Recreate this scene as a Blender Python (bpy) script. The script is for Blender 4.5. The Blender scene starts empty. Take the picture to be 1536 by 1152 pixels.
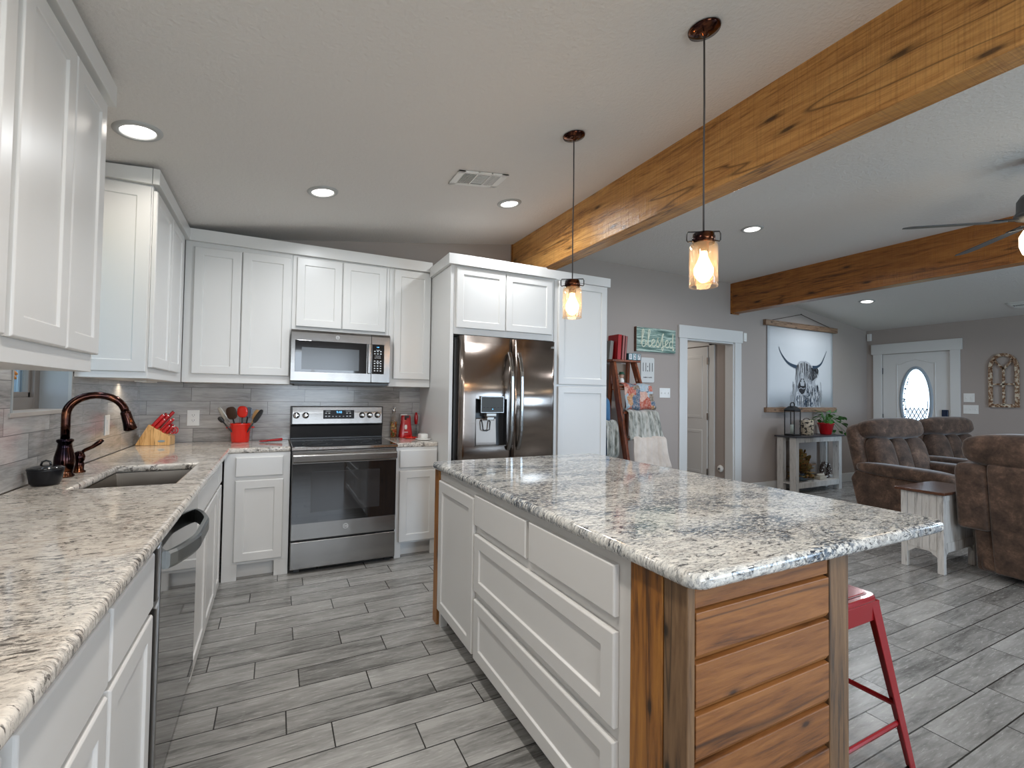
import bpy, bmesh, math, random
from mathutils import Vector, Matrix
R = math.radians
random.seed(7)
SC = bpy.context.scene
COL = SC.collection

# ------------------------------------------------------------------ camera, world, exposure
FPX = 702.34
cam_d = bpy.data.cameras.new('camera'); cam = bpy.data.objects.new('camera', cam_d); COL.objects.link(cam)
SC.camera = cam
cam_d.sensor_fit = 'HORIZONTAL'; cam_d.sensor_width = 36.0; cam_d.lens = 36.0*FPX/1536.0
cam_d.clip_start = 0.05; cam_d.clip_end = 100
CX, CY, CZ = 0.9033, -4.3463, 1.2997
yw, pt, rl = R(26.7668), R(1.5203), R(0.80)
F = Vector((math.sin(yw)*math.cos(pt), math.cos(yw)*math.cos(pt), math.sin(pt)))
R0 = Vector((math.cos(yw), -math.sin(yw), 0)); U0 = R0.cross(F)
RR = R0*math.cos(rl)+U0*math.sin(rl); UU = -R0*math.sin(rl)+U0*math.cos(rl)
m = Matrix((RR, UU, -F)).transposed().to_4x4(); m.translation = (CX, CY, CZ)
cam.matrix_world = m

W = bpy.data.worlds.new('world'); SC.world = W; W.use_nodes = True
bg = W.node_tree.nodes['Background']; bg.inputs[0].default_value = (0.62, 0.80, 1.0, 1); bg.inputs[1].default_value = 6.0

vs = SC.view_settings
vs.view_transform = 'Standard'; vs.look = 'None'; vs.gamma = 1.0; vs.use_curve_mapping = False
vs.exposure = -0.68
try:
    SC.cycles.use_denoising = True
    SC.cycles.max_bounces = 8; SC.cycles.diffuse_bounces = 5; SC.cycles.glossy_bounces = 5
    SC.cycles.transmission_bounces = 6; SC.cycles.transparent_max_bounces = 12
    SC.cycles.sample_clamp_indirect = 4.0
    SC.cycles.caustics_reflective = False; SC.cycles.caustics_refractive = False
except Exception: pass

def area(name, loc, rot, power, sx, sy=None, col=(1,1,1), spread=180):
    d = bpy.data.lights.new(name, 'AREA'); d.energy = power; d.color = col; d.spread = R(spread)
    if sy is None: d.shape = 'DISK'; d.size = sx
    else: d.shape = 'RECTANGLE'; d.size = sx; d.size_y = sy
    o = bpy.data.objects.new(name, d); COL.objects.link(o); o.location = loc; o.rotation_euler = rot
    return o
DAY = (0.56, 0.77, 1.0)
# lamp for daylight of the living-area rear window, then two added fill lamps
area('daylight_rear_window', (6.0, -7.05, 1.45), (R(70), 0, 0), 150, 2.6, 1.5, DAY, 130)
area('rear_fill_lamp', (1.6, -7.05, 1.45), (R(90), 0, 0), 70, 1.6, 1.5, (0.85, 0.92, 1.0))  # added fill from behind the camera
area('side_fill_lamp', (9.65, -4.9, 1.45), (0, R(72), 0), 80, 1.6, 2.2, DAY, 140)  # added fill lamp, this wall has no window

# ------------------------------------------------------------------ node helpers
def lin(c):
    return tuple(((v/255.0)/12.92 if v/255.0 <= .04045 else ((v/255.0+.055)/1.055)**2.4) for v in c)+(1,)
class NT:
    def __init__(s, name, rough=.5, metal=0.0, base=(.8,.8,.8,1), coat=0, spec=.5):
        s.m = bpy.data.materials.new(name); s.m.use_nodes = True; s.t = s.m.node_tree
        s.b = s.t.nodes['Principled BSDF']
        s.b.inputs['Base Color'].default_value = base if len(base) == 4 else tuple(base)+(1,)
        s.b.inputs['Roughness'].default_value = rough; s.b.inputs['Metallic'].default_value = metal
        s.b.inputs['Coat Weight'].default_value = coat; s.b.inputs['Coat Roughness'].default_value = .08
        s.b.inputs['Specular IOR Level'].default_value = spec
    def n(s, typ, **kw):
        nd = s.t.nodes.new(typ)
        for k, v in kw.items(): setattr(nd, k, v)
        return nd
    def l(s, a, b): s.t.links.new(a, b)
    def coord(s, scale=(1,1,1), rot=(0,0,0), loc=(0,0,0), kind='Object'):
        tc = s.n('ShaderNodeTexCoord'); mp = s.n('ShaderNodeMapping'); s.l(tc.outputs[kind], mp.inputs[0])
        mp.inputs['Scale'].default_value = scale; mp.inputs['Rotation'].default_value = rot; mp.inputs['Location'].default_value = loc
        return mp.outputs[0]
    def noise(s, vec, scale=5, detail=4, rough=.55, dist=0, out=0):
        nd = s.n('ShaderNodeTexNoise'); s.l(vec, nd.inputs['Vector'])
        nd.inputs['Scale'].default_value = scale; nd.inputs['Detail'].default_value = detail
        nd.inputs['Roughness'].default_value = rough; nd.inputs['Distortion'].default_value = dist
        return nd.outputs[out]
    def ramp(s, fac, stops, interp='LINEAR'):
        nd = s.n('ShaderNodeValToRGB'); nd.color_ramp.interpolation = interp; s.l(fac, nd.inputs[0])
        e = nd.color_ramp.elements
        while len(e) < len(stops): e.new(.5)
        for i, (p, c) in enumerate(stops):
            e[i].position = p
            if isinstance(c, (int, float)): c = (c, c, c, 1)
            e[i].color = tuple(c) if len(c) == 4 else tuple(c)+(1,)
        return nd.outputs[0]
    def mix(s, fac, a, b, mode='MIX'):
        nd = s.n('ShaderNodeMix', data_type='RGBA', blend_type=mode)
        for sock, v in ((nd.inputs[0], fac), (nd.inputs[6], a), (nd.inputs[7], b)):
            if hasattr(v, 'is_linked') or hasattr(v, 'links'): s.l(v, sock)
            elif isinstance(v, (int, float)): sock.default_value = v
            else: sock.default_value = tuple(v) if len(v) == 4 else tuple(v)+(1,)
        return nd.outputs[2]
    def math(s, op, a, b=None, c=None):
        nd = s.n('ShaderNodeMath', operation=op)
        for i, v in enumerate((a, b, c)):
            if v is None: continue
            if hasattr(v, 'links'): s.l(v, nd.inputs[i])
            else: nd.inputs[i].default_value = v
        return nd.outputs[0]
    def sep(s, vec):
        nd = s.n('ShaderNodeSeparateXYZ'); s.l(vec, nd.inputs[0]); return nd.outputs
    def comb(s, x, y, z):
        nd = s.n('ShaderNodeCombineXYZ')
        for i, v in enumerate((x, y, z)):
            if hasattr(v, 'links'): s.l(v, nd.inputs[i])
            else: nd.inputs[i].default_value = v
        return nd.outputs[0]
    def color(s, v): s.l(v, s.b.inputs['Base Color']); return s
    def rough(s, v): s.l(v, s.b.inputs['Roughness']); return s
    def bump(s, h, strength=.3, dist=.01):
        nd = s.n('ShaderNodeBump'); nd.inputs['Strength'].default_value = strength; nd.inputs['Distance'].default_value = dist
        s.l(h, nd.inputs['Height']); s.l(nd.outputs[0], s.b.inputs['Normal']); return s

def plain(name, c, rough=.5, metal=0.0, coat=0, spec=.5):
    return NT(name, rough, metal, lin(c) if max(c) > 1 else c, coat, spec).m
def emis(name, c, st):
    n = NT(name, .5); n.b.inputs['Emission Color'].default_value = tuple(c)+(1,); n.b.inputs['Emission Strength'].default_value = st
    n.b.inputs['Base Color'].default_value = tuple(c)+(1,); return n.m

M = {}
# painted cabinet fronts with a faint brush grain
n = NT('white_cabinet_paint', .3, base=(.68,.672,.655,1)); v = n.coord((3,3,40)); n.bump(n.noise(v, 6, 3), .04, .002)
M['white'] = n.m
n = NT('white_trim_paint', .4, base=(.66,.65,.63,1)); M['trim'] = n.m
n = NT('taupe_wall_paint', .75, base=lin((165,154,147))); v = n.coord(); n.bump(n.noise(v, 160, 2), .08, .003); M['wall'] = n.m
n = NT('ceiling_paint', .85, base=(.71,.68,.65,1)); v = n.coord(); n.bump(n.noise(v, 55, 3), .7, .006); M['ceiling'] = n.m

def tile_mat(name, axis, L, P, o_row, light, dark, rough, groutc, grout_w, streak=1.0, offs=.37, bumpy=.1):
    """wood-look tiles: rows along AXIS (0 = x, 1 = y), row step on the other axis (y for floors, z for walls)."""
    n = NT(name, rough)
    tc = n.n('ShaderNodeTexCoord'); x, y, z = n.sep(tc.outputs['Object'])
    if axis == 'floor': a, b = x, y
    elif axis == 'back': a, b = x, z
    else: a, b = y, z
    rowf = n.math('DIVIDE', n.math('SUBTRACT', b, o_row), P)
    row = n.math('FLOOR', rowf)
    wn = n.n('ShaderNodeTexWhiteNoise', noise_dimensions='1D'); n.l(row, wn.inputs['W'])
    off = n.math('ADD', n.math('MULTIPLY', row, offs), n.math('MULTIPLY', wn.outputs[0], .25))
    colf = n.math('ADD', n.math('DIVIDE', a, L), off)
    colm = n.math('FLOOR', colf)
    fr = n.math('FRACT', rowf); fc = n.math('FRACT', colf)
    dr = n.math('MULTIPLY', n.math('MINIMUM', fr, n.math('SUBTRACT', 1.0, fr)), P)
    dc = n.math('MULTIPLY', n.math('MINIMUM', fc, n.math('SUBTRACT', 1.0, fc)), L)
    d = n.math('MINIMUM', dr, dc)
    g = n.math('LESS_THAN', d, grout_w)
    wt = n.n('ShaderNodeTexWhiteNoise', noise_dimensions='2D'); n.l(n.comb(row, colm, 0), wt.inputs['Vector'])
    shift = n.math('MULTIPLY', wt.outputs[0], 30.0)
    if axis == 'floor': vec = n.comb(n.math('ADD', n.math('MULTIPLY', a, 1.3), shift), n.math('MULTIPLY', b, 9.0), shift)
    else: vec = n.comb(n.math('ADD', n.math('MULTIPLY', a, 1.6), shift), n.math('MULTIPLY', b, 14.0), shift)
    n1 = n.noise(vec, 3.0, 6, .62, 1.4)
    n2 = n.noise(vec, 14.0, 5, .7, .4)
    n3 = n.noise(vec, .9, 2, .5, .5)
    s = n.math('ADD', n.math('MULTIPLY', n1, .5), n.math('ADD', n.math('MULTIPLY', n2, .25), n.math('MULTIPLY', n3, .45)))
    s = n.math('ADD', s, n.math('MULTIPLY', n.math('SUBTRACT', wt.outputs[0], .5), .14))
    c = n.ramp(s, [(.42, dark), (.56, tuple((p+q)/2 for p, q in zip(light, dark))), (.74, light)])
    c = n.mix(g, c, groutc)
    n.color(c)
    h = n.math('ADD', n.math('MULTIPLY', n.math('SUBTRACT', 1.0, g), 1.0), n.math('MULTIPLY', n2, bumpy))
    n.bump(h, .22, .0012)
    n.rough(n.math('ADD', rough, n.math('MULTIPLY', n2, .12)))
    return n.m
M['floor'] = tile_mat('grey_wood_look_floor_tile', 'floor', .594, .149, -.854, (.40,.39,.372), (.11,.107,.10), .2, (.022,.02,.018), .0026, bumpy=.5)
M['splash_back'] = tile_mat('grey_wood_look_wall_tile', 'back', .40, .105, .914, (.50,.475,.45), (.22,.21,.20), .09, (.15,.14,.135), .0015, offs=.33)
M['splash_left'] = tile_mat('grey_wood_look_wall_tile_side', 'left', .40, .105, .914, (.50,.475,.45), (.22,.21,.20), .07, (.17,.165,.16), .0015, offs=.33)

def granite(name, base, blotch, speck, warm, seed, kb, dn=1.0):
    n = NT(name, .07, coat=.08)
    v = n.coord((1,1,1), (0,0,R(seed*13)), (seed,seed*2,0))
    vs_ = n.coord((1,2.6,1), (0,0,R(25)), (seed,seed*3,0))
    big = n.noise(n.coord((1,1.7,1), (0,0,R(seed*9)), (seed,0,0)), 2.6, 4, .6, 1.0)
    bigf = n.ramp(big, [(.42, .0), (.60, 1.0)])
    c = n.mix(n.ramp(n.noise(v, 30, 4, .6), [(.35, 0.0), (.65, 1.0)]), tuple(x*.80 for x in base), base)
    wv = n.ramp(n.noise(vs_, 10, 6, .7, .8), [(.55, 0.0), (.64, 1.0)])
    c = n.mix(n.math('MULTIPLY', wv, .6), c, warm)
    g1 = n.ramp(n.noise(vs_, 42, 9, .78, .3), [(.455, 0.0), (.53, 1.0)])
    c = n.mix(n.math('MULTIPLY', g1, n.math('ADD', .3*dn, n.math('MULTIPLY', bigf, kb))), c, blotch)
    g2 = n.ramp(n.noise(vs_, 60, 7, .72, .4), [(.528, 0.0), (.56, 1.0)])
    c = n.mix(n.math('MULTIPLY', g2, n.math('ADD', .5*dn, n.math('MULTIPLY', bigf, .5))), c, speck)
    g3 = n.ramp(n.noise(vs_, 22, 7, .7, 1.0), [(.565, 0.0), (.60, 1.0)])
    c = n.mix(n.math('MULTIPLY', g3, .85), c, speck)
    n.color(c); return n.m
M['granite_isle'] = granite('blue_grey_speckled_granite', (.80,.79,.74), (.11,.145,.19), (.02,.025,.035), (.44,.41,.37), 1.7, .72)
M['granite'] = granite('warm_speckled_granite', (.80,.74,.66), (.20,.185,.17), (.045,.038,.034), (.46,.38,.31), 4.2, .42, .45)

def wood(name, c1, c2, c3, rough, along='y', sc=1.0, saw=0.0, knots=True, coat=.0):
    n = NT(name, rough, coat=coat)
    st = {'x': (1.0, 14, 14), 'y': (14, 1.0, 14), 'z': (14, 14, 1.0)}[along]
    st = tuple(q*sc for q in st)
    v = n.coord(st)
    g = n.noise(v, 2.2, 7, .66, 1.6); g2 = n.noise(v, 9, 5, .7, .5)
    v2 = n.coord(tuple(q*.35 for q in st)); big = n.noise(v2, 1.6, 3, .5, .6)
    s = n.math('ADD', n.math('MULTIPLY', g, .6), n.math('ADD', n.math('MULTIPLY', g2, .3), n.math('MULTIPLY', big, .3)))
    c = n.ramp(s, [(.47, c3), (.56, c2), (.69, c1)])
    ck_ = n.noise(n.coord(tuple(q*.22 for q in st), (0,0,0), (3,1,2)), 1.5, 3, .5, .3)
    c = n.mix(n.math('MULTIPLY', n.ramp(n.math('ABSOLUTE', n.math('SUBTRACT', ck_, .5)), [(.0, 1.0), (.007, 0.0)]), .75), c, tuple(q*.35 for q in c3[:3]))
    if knots:
        xyz = n.sep(n.coord()); al = xyz['xyz'.index(along)]
        ac = xyz[2] if along != 'z' else n.math('ADD', xyz[0], xyz[1])
        vo = n.n('ShaderNodeTexVoronoi', voronoi_dimensions='2D'); n.l(n.comb(n.math('MULTIPLY', al, 3.4 if along != 'y' else 1.5), n.math('MULTIPLY', ac, 8.6 if along != 'y' else 6.0), 0), vo.inputs['Vector']); vo.inputs['Scale'].default_value = 1.0
        vo.inputs['Randomness'].default_value = .9
        ms = n.math('GREATER_THAN', n.sep(vo.outputs['Color'])[0], .35)
        dd = n.math('ADD', vo.outputs['Distance'], n.math('MULTIPLY', n.math('SUBTRACT', g2, .5), .08))
        k = n.math('MULTIPLY', n.ramp(dd, [(.035, 1.0), (.075, .35), (.15, 0.0)]), ms)
        c = n.mix(n.math('MULTIPLY', k, .9), c, tuple(q*.22 for q in c3[:3]))
    if saw:
        st2 = {'x': (160, 3, 3), 'y': (3, 160, 3), 'z': (3, 3, 160)}[along]
        sw = n.noise(n.coord(st2), 1.0, 2, .5)
        c = n.mix(n.math('MULTIPLY', n.ramp(sw, [(.5, 0.0), (.65, 1.0)]), saw), c, c3)
        n.bump(n.math('ADD', g2, n.math('MULTIPLY', sw, 1.3)), .5, .003)
    else: n.bump(g2, .3, .002)
    n.color(c); return n.m
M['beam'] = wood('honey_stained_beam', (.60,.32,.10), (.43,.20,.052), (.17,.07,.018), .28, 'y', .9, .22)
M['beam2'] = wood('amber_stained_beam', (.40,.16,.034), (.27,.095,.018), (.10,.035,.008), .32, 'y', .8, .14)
M['plank'] = wood('rustic_plank', (.30,.125,.036), (.205,.077,.020), (.085,.032,.010), .42, 'x', .7, 0)
M['post'] = wood('stained_corner_board', (.40,.17,.03), (.26,.10,.02), (.10,.042,.014), .4, 'z', .8, 0)
M['post_grey'] = wood('grey_brown_corner_board', (.22,.13,.065), (.14,.078,.038), (.055,.035,.022), .45, 'z', .8, 0)
M['ladder'] = wood('red_brown_ladder_wood', (.30,.085,.03), (.16,.04,.015), (.05,.014,.007), .3, 'z', 1.5, 0)
M['weathered'] = wood('weathered_brown_wood', (.34,.22,.14), (.21,.12,.07), (.05,.03,.02), .7, 'x', 2, 0)
M['walnut'] = wood('dark_walnut_top', (.13,.055,.03), (.08,.032,.018), (.03,.012,.008), .13, 'x', 1.5, 0)
M['blockwood'] = wood('pale_block_wood', (.72,.45,.20), (.60,.34,.13), (.42,.22,.07), .4, 'z', 2, 0, False)
M['whitewash'] = wood('white_washed_wood', (.66,.64,.61), (.58,.56,.53), (.36,.34,.32), .55, 'z', 1.6, 0, False)
n = NT('chippy_painted_wood', .75); v = n.coord(); a_ = n.noise(v, 26, 6, .75)
n.color(n.ramp(a_, [(.40, (.10,.045,.02,1)), (.50, (.27,.14,.07,1)), (.56, (.62,.54,.42,1))])); n.bump(a_, .6, .004); M['chippy'] = n.m

def steel(name, base, rough, vert=True):
    n = NT(name, rough, 1.0, base)
    v = n.coord((1.2, 1.2, 260) if vert else (260, 260, 1.2))
    s = n.noise(v, 1.5, 3, .6)
    n.rough(n.math('ADD', rough-.05, n.math('MULTIPLY', s, .12)))
    w = n.noise(n.coord((5.5, 5.5, .5)), 1.0, 2, .5)
    n.bump(n.math('ADD', n.math('MULTIPLY', s, .02), w), .22, .012)
    n.b.inputs['Anisotropic'].default_value = .75
    tg = n.n('ShaderNodeTangent', direction_type='RADIAL', axis='Z'); n.l(tg.outputs[0], n.b.inputs['Tangent'])
    return n.m
M['steel'] = steel('brushed_stainless_steel', (.25,.238,.225,1), .22)
M['steel_dark'] = steel('smoked_stainless_steel', (.30,.255,.225,1), .2)
M['chrome'] = plain('polished_steel', (.72,.72,.72), .12, 1.0)
M['blackglass'] = plain('black_glass', (.012,.012,.013), .03, 0, .5)
M['black'] = plain('black_plastic', (.015,.015,.016), .35)
M['darkgrey'] = plain('dark_grey_metal', (.09,.095,.10), .4, .3)
n = NT('tinted_oven_window', .02, base=(.035,.035,.037,1)); M['oven'] = n.m
n = NT('oil_rubbed_bronze', .14, 1.0); v = n.coord((1,1,.6)); n.color(n.ramp(n.noise(v, 14, 3), [(.35, (.012,.009,.014,1)), (.52, (.05,.02,.015,1)), (.68, (.20,.075,.035,1))])); M['bronze'] = n.m
M['red'] = plain('glossy_red', (.72,.018,.008), .22, 0, .3)
M['dred'] = plain('deep_red', (.45,.008,.012), .2, 0, .4)
M['stoolred'] = plain('red_enamel_metal', (.33,.012,.018), .22, .25, .5)
M['plastic'] = plain('white_plastic', (.78,.77,.74), .35)
M['ceramic'] = plain('white_ceramic', (.80,.79,.76), .12)
M['paper'] = plain('white_print_ground', (.66,.68,.70), .8)
M['mark'] = plain('pale_printed_marks', (.75,.77,.78), .5)
M['ink'] = plain('black_ink', (.02,.02,.025), .7)
M['ink2'] = plain('grey_ink', (.16,.17,.19), .7)
M['ink3'] = plain('light_grey_ink', (.42,.44,.47), .7)
M['inkb'] = plain('blue_black_ink', (.03,.055,.09), .7)
M['lamp'] = emis('downlight_lens', (1.0,.97,.92), 9.0)
M['bulb'] = emis('warm_filament_bulb', (1.0,.66,.34), 80.0)
M['fanlamp'] = emis('warm_fan_lamp_glass', (1.0,.80,.55), 14.0)
M['led'] = emis('blue_display', (.15,.55,1.0), 3.0)
M['ovalglow'] = None
def glassm(name, tint=(1,1,1), rough=0.0, ior=1.45, mixt=.6):
    n = NT(name, .02); t = n.t
    tr = n.n('ShaderNodeBsdfTransparent'); tr.inputs[0].default_value = tuple(tint)+(1,)
    gl = n.n('ShaderNodeBsdfGlossy'); gl.inputs['Roughness'].default_value = rough+.01; gl.inputs[0].default_value = (1,1,1,1)
    lw = n.n('ShaderNodeLayerWeight'); lw.inputs[0].default_value = .5
    fac = n.math('ADD', n.math('MULTIPLY', n.math('POWER', lw.outputs['Facing'], 3.0), mixt), .035)
    mx = n.n('ShaderNodeMixShader'); n.l(fac, mx.inputs[0]); n.l(tr.outputs[0], mx.inputs[1]); n.l(gl.outputs[0], mx.inputs[2])
    n.l(mx.outputs[0], t.nodes['Material Output'].inputs[0]); return n.m
M['glass'] = glassm('clear_glass', (.95,.93,.90))
M['winglass'] = glassm('window_glass', (.92,.95,.98))
M['jarglass'] = glassm('amber_tinted_jar_glass', (1.0,.93,.85), .02, 1.5)
_n = M['jarglass'].node_tree; _o = _n.nodes['Material Output'].inputs[0]; _s = _o.links[0].from_socket
_t = _n.nodes.new('ShaderNodeBsdfTranslucent'); _t.inputs[0].default_value = (1,.9,.8,1); _m = _n.nodes.new('ShaderNodeMixShader'); _m.inputs[0].default_value = .025
_n.links.new(_s, _m.inputs[1]); _n.links.new(_t.outputs[0], _m.inputs[2]); _n.links.new(_m.outputs[0], _o)
n = NT('frosted_leaded_glass', .3, base=(.9,.93,.97,1)); n.b.inputs['Transmission Weight'].default_value = .0
tr = n.n('ShaderNodeBsdfTranslucent'); tr.inputs[0].default_value = (.95,.97,1,1)
tp = n.n('ShaderNodeBsdfTransparent'); mx = n.n('ShaderNodeMixShader'); mx.inputs[0].default_value = .75
n.l(tr.outputs[0], mx.inputs[1]); n.l(tp.outputs[0], mx.inputs[2]); n.l(mx.outputs[0], n.t.nodes['Material Output'].inputs[0]); M['ovalglass'] = n.m

n = NT('brown_suede', .88, base=(.1,.07,.05,1)); v = n.coord(); a_ = n.noise(v, 9, 6, .68, .3); b_ = n.noise(v, 60, 4, .7)
c = n.ramp(n.math('ADD', n.math('MULTIPLY', a_, .75), n.math('MULTIPLY', b_, .25)), [(.36, (.035,.020,.013,1)), (.52, (.085,.050,.034,1)), (.68, (.20,.12,.08,1))])
n.color(c); n.b.inputs['Sheen Weight'].default_value = .35; n.b.inputs['Sheen Roughness'].default_value = .4; n.bump(b_, .25, .004); M['suede'] = n.m
def cloth(name, stops, scale, stretch=(1,1,1)):
    n = NT(name, .9); v = n.coord(stretch); a = n.noise(v, scale, 4, .6, .4)
    n.color(n.ramp(a, stops)); n.b.inputs['Sheen Weight'].default_value = .4; n.bump(n.noise(v, scale*12, 2), .3, .004); return n.m
M['plaid'] = cloth('grey_green_plaid_cloth', [(.38, (.15,.16,.14,1)), (.5, (.36,.36,.32,1)), (.62, (.50,.49,.45,1))], 5, (6,1,1.6))
M['cream'] = cloth('cream_fleece', [(.3, (.50,.42,.36,1)), (.65, (.68,.60,.53,1))], 7)
M['blue'] = cloth('blue_cloth', [(.3, (.03,.09,.20,1)), (.7, (.07,.20,.36,1))], 6)
n = NT('photo_collage_fleece', .9); vo = n.n('ShaderNodeTexVoronoi', distance='CHEBYCHEV'); n.l(n.coord((1,.7,.9)), vo.inputs['Vector']); vo.inputs['Scale'].default_value = 11
vf = n.noise(n.coord(), 45, 4, .7)
c = n.ramp(n.sep(vo.outputs['Color'])[0], [(.0,(.38,.06,.03,1)), (.25,(.04,.10,.17,1)), (.45,(.42,.20,.07,1)), (.6,(.55,.33,.27,1)), (.75,(.30,.42,.50,1)), (.9,(.12,.10,.07,1))], 'CONSTANT')
n.color(n.mix(n.ramp(vf, [(.42, 0.0), (.6, 1.0)]), c, n.mix(.4, c, (.70,.55,.47,1)))); M['collage'] = n.m
n = NT('birch_and_bark_basket', .7); a_ = n.noise(n.coord(), 30, 3, .6); n.color(n.ramp(a_, [(.44, (.03,.025,.02,1)), (.5, (.55,.46,.34,1))])); M['basket'] = n.m
n = NT('green_leaf', .4); n.color(n.ramp(n.noise(n.coord(), 30, 2), [(.3, (.02,.10,.015,1)), (.7, (.09,.30,.05,1))])); M['leaf'] = n.m
n = NT('dried_foliage', .7); n.color(n.ramp(n.noise(n.coord(), 40, 2), [(.35, (.05,.06,.02,1)), (.5, (.28,.20,.06,1)), (.65, (.25,.07,.02,1))])); M['dried'] = n.m
M['twig'] = plain('brown_twig', (.06,.035,.025), .7)
n = NT('teal_striped_sign_board', .7); a_ = n.noise(n.coord((1.5,1,32)), 2, 5, .7); n.color(n.ramp(a_, [(.40, (.07,.13,.11,1)), (.5, (.17,.28,.24,1)), (.58, (.50,.60,.53,1))])); M['signboard'] = n.m
M['cream_paint'] = plain('cream_lettering_paint', (.74,.76,.62), .6)
M['siding'] = None
n = NT('blue_white_siding', .6); x_ = n.sep(n.coord())[1]; w_ = n.math('SINE', n.math('MULTIPLY', x_, 46.0)); w2 = n.noise(n.comb(0, x_, 0), 9, 2)
n.color(n.ramp(n.math('ADD', n.math('MULTIPLY', w_, .3), w2), [(.3, (.02,.04,.06,1)), (.55, (.06,.12,.16,1)), (.72, (.30,.40,.47,1))])); M['siding'] = n.m
M['sinksteel'] = steel('satin_sink_steel', (.22,.185,.15,1), .3)
M['amber'] = plain('amber_petals', (.55,.22,.04), .5)
M['spice'] = NT('spiced_pasta_jar_contents', .6).m
n = NT('bottled_peppers', .4); vo = n.n('ShaderNodeTexVoronoi'); n.l(n.coord(), vo.inputs['Vector']); vo.inputs['Scale'].default_value = 75
n.color(n.ramp(n.sep(vo.outputs['Color'])[0], [(0,(.45,.08,.02,1)), (.3,(.55,.33,.08,1)), (.5,(.07,.12,.02,1)), (.7,(.62,.42,.20,1)), (.9,(.10,.04,.02,1))], 'CONSTANT')); M['peppers'] = n.m
M['slate'] = plain('dark_slate_top', (.05,.05,.06), .3)
M['grass'] = plain('outdoor_lawn', (.20,.30,.10), .9)

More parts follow.
